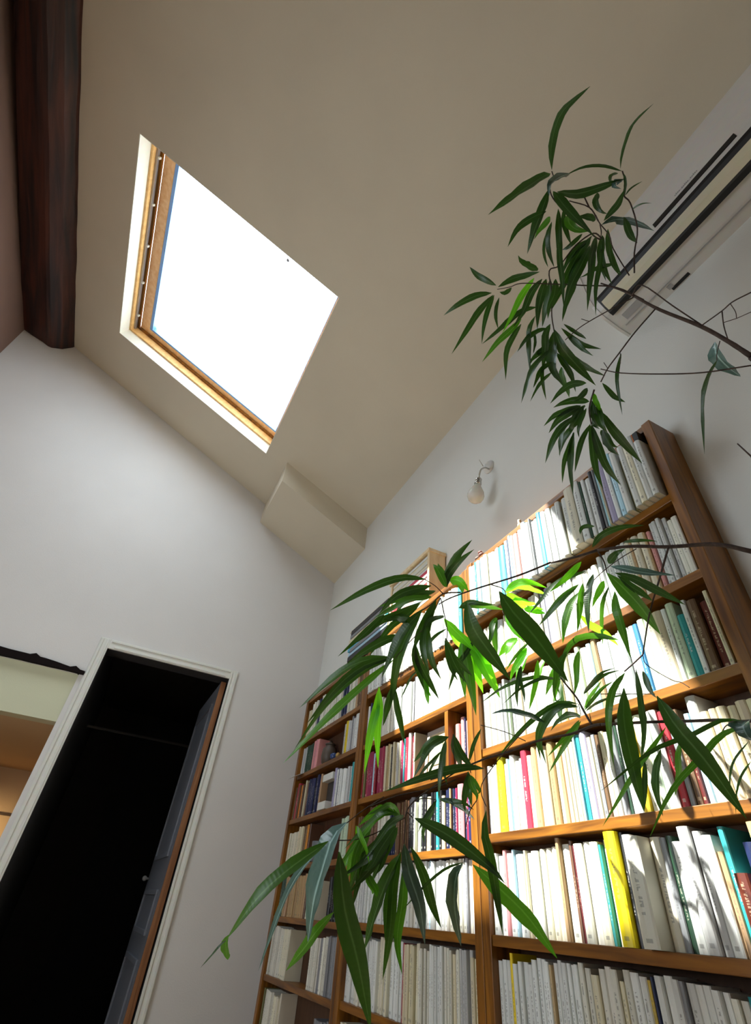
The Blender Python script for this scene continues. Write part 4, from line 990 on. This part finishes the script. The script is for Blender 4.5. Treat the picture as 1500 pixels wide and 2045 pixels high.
 ('b',0.87,7.2,[(711,1649),(714,1673),(715,1697),(714,1722)]),
 ('g',0.91,8.4,[(727,1665),(704,1699),(690,1725),(676,1754)]),
 ('g',0.89,9.6,[(734,1741),(735,1757),(745,1774),(744,1786)]),
 ('g',0.9,10.8,[(741,1648),(726,1687),(717,1723),(715,1755)]),
 ('b',1.14,12.5,[(757,1371),(760,1412),(755,1463),(755,1534)]),
 ('d',0.84,10.8,[(768,1664),(733,1701),(714,1735),(687,1804)]),
 ('d',0.85,10.8,[(780,1685),(753,1698),(733,1718),(676,1755)]),
 ('d',0.83,12.0,[(782,1651),(762,1684),(762,1716),(739,1767)]),
 ('d',1.17,12.0,[(791,1313),(727,1319),(672,1349),(598,1414)]),
 ('d',0.87,14.4,[(794,1652),(770,1702),(762,1730),(751,1746)]),
 ('g',0.86,9.6,[(798,1628),(776,1620),(749,1635),(687,1696)]),
 ('d',0.89,16.3,[(798,1703),(786,1755),(774,1805),(769,1878)]),
 ('g',0.89,9.6,[(801,1635),(780,1609),(758,1618),(732,1628)]),
 ('d',0.86,9.6,[(805,1629),(787,1644),(772,1674),(757,1708)]),
 ('d',1.15,10.8,[(822,1237),(803,1239),(789,1236),(769,1243)]),
 ('d',1.14,11.5,[(828,1283),(828,1312),(839,1346),(853,1389)]),
 ('d',1.21,10.8,[(840,1204),(810,1230),(779,1253),(737,1311)]),
 ('b',1.17,7.7,[(843,1349),(852,1363),(853,1376),(861,1392)]),
 ('d',1.14,14.8,[(845,1216),(814,1250),(792,1286),(762,1354)]),
 ('d',1.13,11.5,[(850,1249),(845,1282),(849,1315),(859,1350)]),
 ('d',1.2,12.0,[(860,1169),(834,1181),(810,1197),(789,1229)]),
 ('g',1.18,10.8,[(862,1192),(822,1188),(794,1198),(757,1212)]),
 ('d',1.18,7.2,[(870,1180),(851,1186),(832,1193),(817,1200)]),
 ('d',1.14,12.0,[(871,1196),(854,1243),(846,1281),(849,1297)]),
 ('d',0.91,7.2,[(872,1598),(857,1623),(845,1640),(835,1662)]),
 ('d',0.94,8.4,[(878,1596),(901,1600),(925,1603),(947,1618)]),
 ('d',0.93,4.3,[(881,1501),(870,1517),(861,1535),(851,1557)]),
 ('d',1.19,7.2,[(886,1229),(861,1240),(857,1260),(848,1284)]),
 ('b',1.35,14.4,[(887,1235),(907,1265),(917,1284),(933,1302)]),
 ('g',1.16,10.8,[(888,1170),(888,1157),(878,1135),(875,1125)]),
 ('d',1.19,10.8,[(888,1281),(911,1315),(924,1329),(944,1351)]),
 ('d',1.17,12.5,[(890,1172),(897,1146),(919,1120),(947,1097)]),
 ('d',1.34,10.8,[(890,1274),(895,1302),(901,1335),(915,1360)]),
 ('d',0.98,8.4,[(890,1477),(887,1511),(887,1541),(894,1569)]),
 ('d',0.96,9.6,[(894,1471),(864,1479),(842,1505),(826,1522)]),
 ('b',1.15,12.5,[(898,1159),(909,1161),(920,1168),(924,1184)]),
 ('d',0.96,10.8,[(905,1466),(906,1493),(918,1521),(918,1534)]),
 ('d',1.34,9.1,[(918,1212),(939,1203),(963,1206),(990,1208)]),
 ('g',1.34,14.4,[(922,1277),(924,1309),(926,1348),(929,1395)]),
 ('b',1.36,18.0,[(927,1267),(937,1298),(945,1322),(965,1384)]),
 ('g',0.92,9.6,[(934,1547),(947,1563),(958,1579),(954,1586)]),
 ('d',0.97,10.1,[(935,1540),(938,1568),(939,1589),(942,1610)]),
 ('b',1.29,16.8,[(941,1286),(953,1302),(957,1323),(966,1337)]),
 ('d',1.31,7.2,[(952,1272),(942,1301),(927,1326),(925,1366)]),
 ('d',1.31,9.6,[(991,1233),(983,1249),(982,1266),(974,1296)]),
 ('b',1.33,10.8,[(1009,1184),(1034,1168),(1061,1174),(1093,1188)]),
 ('b',1.34,13.2,[(1010,1225),(1026,1242),(1048,1256),(1060,1265)]),
 ('b',1.35,10.8,[(1011,1185),(1022,1196),(1038,1208),(1056,1215)]),
 ('b',1.31,12.0,[(1032,1276),(1022,1284),(1020,1293),(1009,1308)]),
 ('d',1.01,7.2,[(1041,1329),(1039,1356),(1046,1383),(1048,1405)]),
 ('b',1.33,9.6,[(1046,1216),(1059,1217),(1069,1216),(1085,1217)]),
 ('b',1.31,12.0,[(1052,1293),(1037,1321),(1025,1340),(1019,1360)]),
 ('g',1.03,8.1,[(1108,1311),(1115,1343),(1111,1366),(1118,1386)]),
 ('g',1.34,10.8,[(1111,1328),(1102,1356),(1094,1376),(1090,1389)]),
 ('d',1.29,12.0,[(1118,1355),(1115,1392),(1111,1407),(1105,1428)]),
 ('d',1.01,5.4,[(1121,1357),(1082,1355),(1038,1376),(1003,1408)]),
 ('d',1.29,3.3,[(1141,885),(1133,900),(1128,915),(1123,919)]),
 ('d',1.28,12.0,[(1147,834),(1131,849),(1122,876),(1118,912)]),
 ('d',1.24,9.6,[(1147,863),(1136,895),(1126,924),(1123,965)]),
 ('d',1.03,9.4,[(1154,1409),(1122,1409),(1092,1430),(1074,1470),(1080,1519)]),
 ('g',1.03,7.6,[(1157,1438),(1141,1461),(1119,1483),(1093,1512)]),
 ('d',1.26,13.2,[(1160,810),(1132,822),(1107,831),(1086,851)]),
 ('d',1.07,8.1,[(1160,1429),(1141,1428),(1120,1437),(1107,1447)]),
 ('d',1.0,6.3,[(1166,1384),(1182,1364),(1201,1343),(1229,1334)]),
 ('d',1.08,5.4,[(1167,1416),(1176,1393),(1189,1376),(1202,1359)]),
 ('d',1.24,12.0,[(1168,809),(1150,832),(1137,846),(1128,851)]),
 ('d',1.26,13.2,[(1178,847),(1183,889),(1190,938),(1205,977)]),
 ('d',1.27,14.4,[(1194,809),(1193,829),(1189,848),(1198,857)]),
 ('d',1.29,13.2,[(1200,859),(1211,872),(1224,889),(1235,893)]),
]
BRANCHES = [
 (1.06,1.2,10.3,4.9,[(1500,711),(1457,683),(1401,652),(1319,619),(1268,592)]),
 (1.2,1.26,4.5,2.9,[(1268,592),(1237,578),(1200,566)]),
 (1.14,1.2,2.9,2.5,[(1401,649),(1344,611),(1282,569),(1262,590)]),
 (1.05,1.14,2.9,2.5,[(1500,584),(1463,603),(1442,621),(1403,649)]),
 (1.1,1.1,2.7,2.1,[(1442,621),(1446,652),(1455,681)]),
 (1.09,1.09,1.2,1.0,[(1459,607),(1469,623),(1471,636)]),
 (1.09,1.07,1.0,0.8,[(1471,636),(1500,623)]),
 (1.09,1.1,1.0,0.8,[(1471,636),(1446,644)]),
 (1.17,1.22,3.3,2.5,[(1309,617),(1268,664),(1237,705),(1214,736),(1200,763)]),
 (1.02,1.22,3.3,2.1,[(1500,730),(1405,744),(1323,747),(1241,745),(1200,737)]),
 (1.22,1.22,1.2,0.8,[(1239,705),(1239,726)]),
 (1.21,1.22,1.2,0.8,[(1214,736),(1206,724)]),
 (1.02,1.05,3.3,2.5,[(1500,911),(1473,886)]),
 (1.1,1.1,2.1,1.2,[(1438,681),(1432,705),(1432,720)]),
 (1.24,1.28,3.2,1.3,[(1286,599),(1230,574),(1163,570),(1097,567),(1041,566),(1019,573),(993,578)]),
 (1.22,1.24,2.7,1.6,[(1265,594),(1225,615),(1177,642),(1153,658),(1129,679)]),
 (1.24,1.24,1.6,1.1,[(1177,642),(1161,637)]),
 (1.28,1.28,3.2,2.1,[(1203,477),(1185,466),(1150,490),(1118,530),(1097,541),(1102,583),(1102,631),(1107,663),(1110,703)]),
 (1.26,1.3,3.2,2.7,[(1267,545),(1267,505),(1273,457),(1259,406),(1246,390),(1249,363),(1243,342)]),
 (1.26,1.3,2.7,2.1,[(1257,550),(1225,497),(1217,470),(1198,446),(1190,430)]),
 (1.3,1.3,3.2,2.1,[(1195,441),(1177,414),(1137,401)]),
 (1.3,1.3,3.2,2.7,[(1177,414),(1167,393)]),
 (1.3,1.3,3.2,2.1,[(1198,478),(1185,470),(1147,433),(1110,403),(1098,377),(1105,355),(1102,342)]),
 (1.3,1.3,2.1,1.3,[(1099,347),(1083,355)]),
 (1.3,1.3,2.4,1.9,[(1198,446),(1201,465),(1198,478)]),
 (1.22,1.24,3.7,2.7,[(1187,778),(1177,815),(1181,847)]),
 (0.94,1.08,10.1,5.9,[(1500,1101),(1447,1089),(1407,1087),(1335,1092),(1260,1091),(1193,1099)]),
 (1.08,1.12,5.9,3.7,[(1193,1099),(1140,1115),(1100,1124)]),
 (1.12,1.16,4.3,2.1,[(1100,1123),(1036,1149),(953,1175),(900,1194),(876,1207)]),
 (1.0,1.02,4.3,2.7,[(1335,1093),(1316,1160),(1297,1227),(1284,1307)]),
 (1.02,1.02,3.5,2.7,[(1284,1307),(1265,1325),(1247,1341)]),
 (1.02,1.02,1.3,1.1,[(1284,1309),(1292,1328),(1340,1357),(1361,1363),(1377,1373)]),
 (1.04,1.1,1.9,1.6,[(1271,1096),(1239,1115),(1201,1144),(1175,1171)]),
 (1.08,1.08,3.7,2.1,[(1193,1099),(1207,1123),(1212,1144)]),
 (1.12,1.3,2.4,1.6,[(980,1167),(1009,1181),(1004,1221)]),
 (1.3,1.3,1.9,1.3,[(1004,1221),(1020,1253),(1047,1282)]),
 (1.15,1.15,3.2,2.1,[(920,1183),(885,1186),(861,1207),(840,1221)]),
 (1.15,1.15,2.1,1.6,[(885,1186),(869,1170),(848,1157)]),
 (1.15,1.15,2.1,1.6,[(880,1194),(853,1247),(821,1279),(789,1314)]),
 (1.15,1.2,2.1,1.6,[(880,1194),(893,1255),(891,1282)]),
 (0.74,0.92,6.8,5.6,[(1520,1438),(1482,1441),(1440,1438),(1380,1440),(1300,1442),(1200,1447)]),
 (0.92,0.98,6.0,3.2,[(1200,1447),(1182,1450),(1140,1466),(1080,1478),(1020,1500),(960,1518)]),
 (0.94,1.02,4.8,2.8,[(1182,1448),(1166,1420),(1152,1394),(1128,1364),(1120,1354)]),
 (1.0,1.02,1.6,1.2,[(1156,1406),(1160,1428)]),
 (1.0,1.04,1.4,1.0,[(1050,1480),(1010,1462),(960,1448)]),
 (0.95,1.02,1.8,1.4,[(1200,1386),(1248,1386),(1308,1386)]),
 (0.76,0.76,2.4,1.6,[(1484,1442),(1452,1448),(1440,1468)]),
 (0.98,0.92,3.7,2.7,[(980,1511),(940,1527),(911,1541),(860,1557)]),
 (0.92,0.86,2.7,2.7,[(911,1541),(860,1575),(828,1599),(812,1621),(809,1653),(807,1685)]),
 (0.9,0.9,1.6,1.1,[(953,1597),(937,1623),(929,1663),(932,1690),(927,1722)]),
 (1.0,0.84,2.1,1.3,[(1055,1450),(1007,1503),(967,1557),(961,1583),(971,1610)]),
 (0.9,0.88,1.6,1.3,[(911,1557),(860,1575),(793,1589),(740,1610)]),
 (0.88,0.85,1.6,1.3,[(767,1591),(727,1617),(692,1644)]),
 (0.86,0.84,1.6,1.3,[(809,1633),(727,1673),(655,1679)]),
 (0.86,0.86,2.4,1.9,[(812,1621),(825,1634)]),
 (0.92,0.92,1.9,1.3,[(911,1541),(905,1493),(905,1466)]),
 (0.92,0.92,1.6,1.1,[(937,1530),(940,1543)]),
 (0.86,0.9,1.3,1.1,[(828,1599),(847,1594),(871,1597)]),
]
def leaf_mat(name, c1, c2, trans, tw, rough=.38):
    m, nt, b = new_mat(name); N = nt.nodes; L = nt.links
    b.inputs['Roughness'].default_value = rough; b.inputs['Specular IOR Level'].default_value = .5
    uv = N.new('ShaderNodeUVMap'); sp = N.new('ShaderNodeSeparateXYZ'); L.new(uv.outputs['UV'], sp.inputs[0])
    oi = N.new('ShaderNodeObjectInfo')
    # midrib: |u-.5|
    a = N.new('ShaderNodeMath'); a.operation = 'SUBTRACT'; L.new(sp.outputs[0], a.inputs[0]); a.inputs[1].default_value = .5
    ab = N.new('ShaderNodeMath'); ab.operation = 'ABSOLUTE'; L.new(a.outputs[0], ab.inputs[0])
    rib = ramp(nt, [(0.0, (1, 1, 1)), (0.07, (0, 0, 0))]); L.new(ab.outputs[0], rib.inputs['Fac'])
    nz = N.new('ShaderNodeTexNoise'); nz.inputs['Scale'].default_value = 4.0
    cb = N.new('ShaderNodeCombineXYZ'); L.new(sp.outputs[1], cb.inputs[1]); L.new(oi.outputs['Random'], cb.inputs[2]); L.new(sp.outputs[0], cb.inputs[0]); L.new(cb.outputs[0], nz.inputs['Vector'])
    r = ramp(nt, [(.3, c1), (.75, c2)]); L.new(nz.outputs['Fac'], r.inputs['Fac'])
    mx = N.new('ShaderNodeMixRGB'); L.new(rib.outputs['Color'], mx.inputs['Fac']); L.new(r.outputs['Color'], mx.inputs['Color1']); mx.inputs['Color2'].default_value = (*[min(1, v * 2.6 + .05) for v in c2], 1)
    hsv = N.new('ShaderNodeHueSaturation'); L.new(mx.outputs['Color'], hsv.inputs['Color'])
    mr = N.new('ShaderNodeMapRange'); mr.inputs['To Min'].default_value = .7; mr.inputs['To Max'].default_value = 1.35; L.new(oi.outputs['Random'], mr.inputs['Value']); L.new(mr.outputs[0], hsv.inputs['Value'])
    L.new(hsv.outputs['Color'], b.inputs['Base Color'])
    # side veins as bump
    wv = N.new('ShaderNodeTexWave'); wv.inputs['Scale'].default_value = 9.0; wv.bands_direction = 'Y'; L.new(cb.outputs[0], wv.inputs['Vector'])
    bp = N.new('ShaderNodeBump'); bp.inputs['Strength'].default_value = .08; bp.inputs['Distance'].default_value = .002; L.new(wv.outputs['Fac'], bp.inputs['Height']); L.new(bp.outputs['Normal'], b.inputs['Normal'])
    tl = N.new('ShaderNodeBsdfTranslucent'); tl.inputs['Color'].default_value = (*trans, 1)
    ms = N.new('ShaderNodeMixShader'); ms.inputs['Fac'].default_value = tw
    L.new(b.outputs[0], ms.inputs[1]); L.new(tl.outputs[0], ms.inputs[2]); L.new(ms.outputs[0], N['Material Output'].inputs['Surface'])
    return m
LM = {'d': leaf_mat('leaf_dark', (.010, .026, .010), (.022, .050, .014), (.07, .22, .01), .28),
      'g': leaf_mat('leaf_green', (.022, .060, .012), (.050, .105, .020), (.12, .42, .012), .38),
      'b': leaf_mat('leaf_young_lit', (.045, .14, .012), (.08, .22, .02), (.22, .80, .015), .55),  # young green, lightened further to carry sunlight glowing through the blade
      'u': leaf_mat('leaf_sky_sheen', (.06, .12, .11), (.12, .20, .19), (.05, .14, .02), .15, .22)}  # blue-grey sky sheen painted into the base colour of these leaves
M_BARK = wood('ficus_bark', (.035, .022, .018), (.085, .055, .042), .8, (30, 30, 6), .6)
plant = empty('potted_ficus', Vector((.78, -.20, 0)), 'tall potted long-leaved ficus whose drooping branches hang before the bookcases', 'plant')
pr = random.Random(5)
camp = Vector((0, 0, CAMZ))
sky_c = ceil(-1.5, 1.9, .17)
def max_depth(px, py):            # keep foliage this side of the shelf fronts and the walls
    r = ray(px, py); d = 9.0
    if r[0] > 0: d = min(d, (XF - .05) * S * FPX / r[0])
    return d
def pt_at(px, py, d): return at(px, py, min(d, max_depth(px, py)))
def build_leaf(tone, dep, w, pts):
    d0 = dep + pr.uniform(-.025, .025); d1 = d0 + pr.uniform(-.07, .05)
    n = len(pts)
    cps = [pt_at(p[0], p[1], d0 + (d1 - d0) * (i / (n - 1)) - .012 * math.sin(PI * i / (n - 1))) for i, p in enumerate(pts)]
    dm = sum((R.T @ np.array([c.x, c.y, c.z - CAMZ]))[2] for c in cps) / n
    W = w * dm / FPX * (1.08 if dep >= 1.235 and pts[0][1] < 1000 else 1.34 if w > 17 else 1.2)
    fine = catmull(cps, 4)
    # resample evenly
    acc = [0]
    for i in range(1, len(fine)): acc.append(acc[-1] + (fine[i] - fine[i - 1]).length)
    NS = 10; out = []
    for k in range(NS + 1):
        s = acc[-1] * k / NS
        j = max(1, next((i for i, a in enumerate(acc) if a >= s - 1e-9), len(acc) - 1))
        t = (s - acc[j - 1]) / max(1e-9, acc[j] - acc[j - 1]); out.append(fine[j - 1].lerp(fine[j], t))
    roll = pr.uniform(-.75, .75)
    vs, fs, uv = [], [], []
    mid = out[NS // 2]; vdir = (mid - camp).normalized()
    for k, p in enumerate(out):
        t = (out[min(k + 1, NS)] - out[max(k - 1, 0)]).normalized()
        v = (p - camp).normalized()
        side = v.cross(t)
        if side.length < .05: side = Vector((1, 0, 0)).cross(t)
        side.normalize(); nrm = side.cross(t).normalized()
        if nrm.dot(v) > 0: nrm = -nrm
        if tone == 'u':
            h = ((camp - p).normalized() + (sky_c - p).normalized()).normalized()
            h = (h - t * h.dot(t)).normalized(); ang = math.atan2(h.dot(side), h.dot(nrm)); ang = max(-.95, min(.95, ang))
        else: ang = roll + .35 * math.sin(k / NS * 3)
        ca, sa = math.cos(ang), math.sin(ang)
        sd = side * ca - nrm * sa; nn = nrm * ca + side * sa
        f = k / NS
        prof = (math.sin(PI * min(1, f ** .75)) ** .9) if 0 < f < 1 else 0
        prof = max(prof, .05 if f < .5 else .015)
        hw = W / 2 * prof / max(.62, abs(ca))
        sag = nn * (hw * .28)
        wob = nn * (hw * .10 * math.sin(k * 1.9 + roll * 9))
        vs += [p + sd * hw + sag + wob, p, p - sd * hw + sag - wob]
    for k in range(NS):
        a = 3 * k
        fs += [(a, a + 1, a + 4, a + 3), (a + 1, a + 2, a + 5, a + 4)]
        f0, f1 = k / NS, (k + 1) / NS
        uv += [(0, f0), (.5, f0), (.5, f1), (0, f1), (.5, f0), (1, f0), (1, f1), (.5, f1)]
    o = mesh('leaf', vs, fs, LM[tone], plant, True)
    l = o.data.uv_layers.new(name='UVMap'); l.data.foreach_set('uv', [c for q in uv for c in q])
    return o
for L_ in LEAVES: build_leaf(*L_)
def build_branch(d0, d1, w0, w1, pts):
    n = len(pts)
    cps = [pt_at(p[0], p[1], d0 + (d1 - d0) * i / (n - 1)) for i, p in enumerate(pts)]
    fine = catmull(cps, 4); m = len(fine)
    rad = [max(.0009, (w0 + (w1 - w0) * i / (m - 1)) * (d0 + (d1 - d0) * i / (m - 1)) / FPX / 2 * (1 + .10 * noise.noise(Vector((i * .9, w0, d0))))) for i in range(m)]
    bm = bmesh.new(); add_tube(bm, fine, rad, 7 if w0 > 4 else 5)
    return from_bm('branch', bm, M_BARK, plant, True)
for B_ in BRANCHES: build_branch(*B_)
# limbs outside the frame that carry the branches, the trunk and the pot
tr0 = Vector((.78, -.20, .34))
def limb(pts, r0, r1):
    f = catmull(pts, 5); bm = bmesh.new(); add_tube(bm, f, [r0 + (r1 - r0) * i / (len(f) - 1) for i in range(len(f))], 8); from_bm('branch', bm, M_BARK, plant, True)
tops = Vector((.80, -.22, 1.25))
bm = bmesh.new(); f = catmull([Vector((.78, -.20, .30)), Vector((.765, -.18, .6)), Vector((.79, -.21, .95)), tops, Vector((.83, -.18, 1.6))], 6)
add_tube(bm, f, [.024 - .012 * i / (len(f) - 1) for i in range(len(f))], 10); from_bm('trunk', bm, M_BARK, plant, True)
limb([Vector((.83, -.18, 1.6)), Vector((.90, -.06, 1.80)), at(1560, 735, 1.04), pt_at(1500, 712, 1.06)], .011, .0072)
limb([Vector((.83, -.18, 1.58)), Vector((.90, -.02, 1.72)), at(1560, 730, .98), pt_at(1500, 730, 1.02)], .004, .0016)
limb([tops, Vector((.86, .02, 1.42)), at(1600, 1115, .88), pt_at(1500, 1101, .94)], .009, .0048)
limb([Vector((.79, -.21, .95)), Vector((.80, .05, 1.05)), at(1620, 1440, .70), pt_at(1518, 1438, .74)], .009, .0026)
limb([tops, Vector((.87, .0, 1.50)), at(1580, 1000, .95), pt_at(1500, 911, 1.02)], .004, .0017)
limb([Vector((.83, -.18, 1.6)), Vector((.90, -.05, 1.85)), at(1560, 560, 1.0), pt_at(1500, 584, 1.05)], .004, .0015)
pm_ = plain('terracotta', (.42, .17, .08), .8)
bm = bmesh.new(); add_lathe(bm, [(.115, 0), (.125, .01), (.155, .24), (.17, .245), (.172, .29), (.155, .29), (.150, .25), (.148, .235)], 32, origin=Vector((.78, -.20, 0))); from_bm('pot', bm, pm_, plant, True)
bm = bmesh.new(); add_lathe(bm, [(.150, .255), (.10, .262), (.02, .268)], 24, origin=Vector((.78, -.20, 0))); from_bm('soil', bm, plain('soil', (.03, .02, .014), .95), plant)
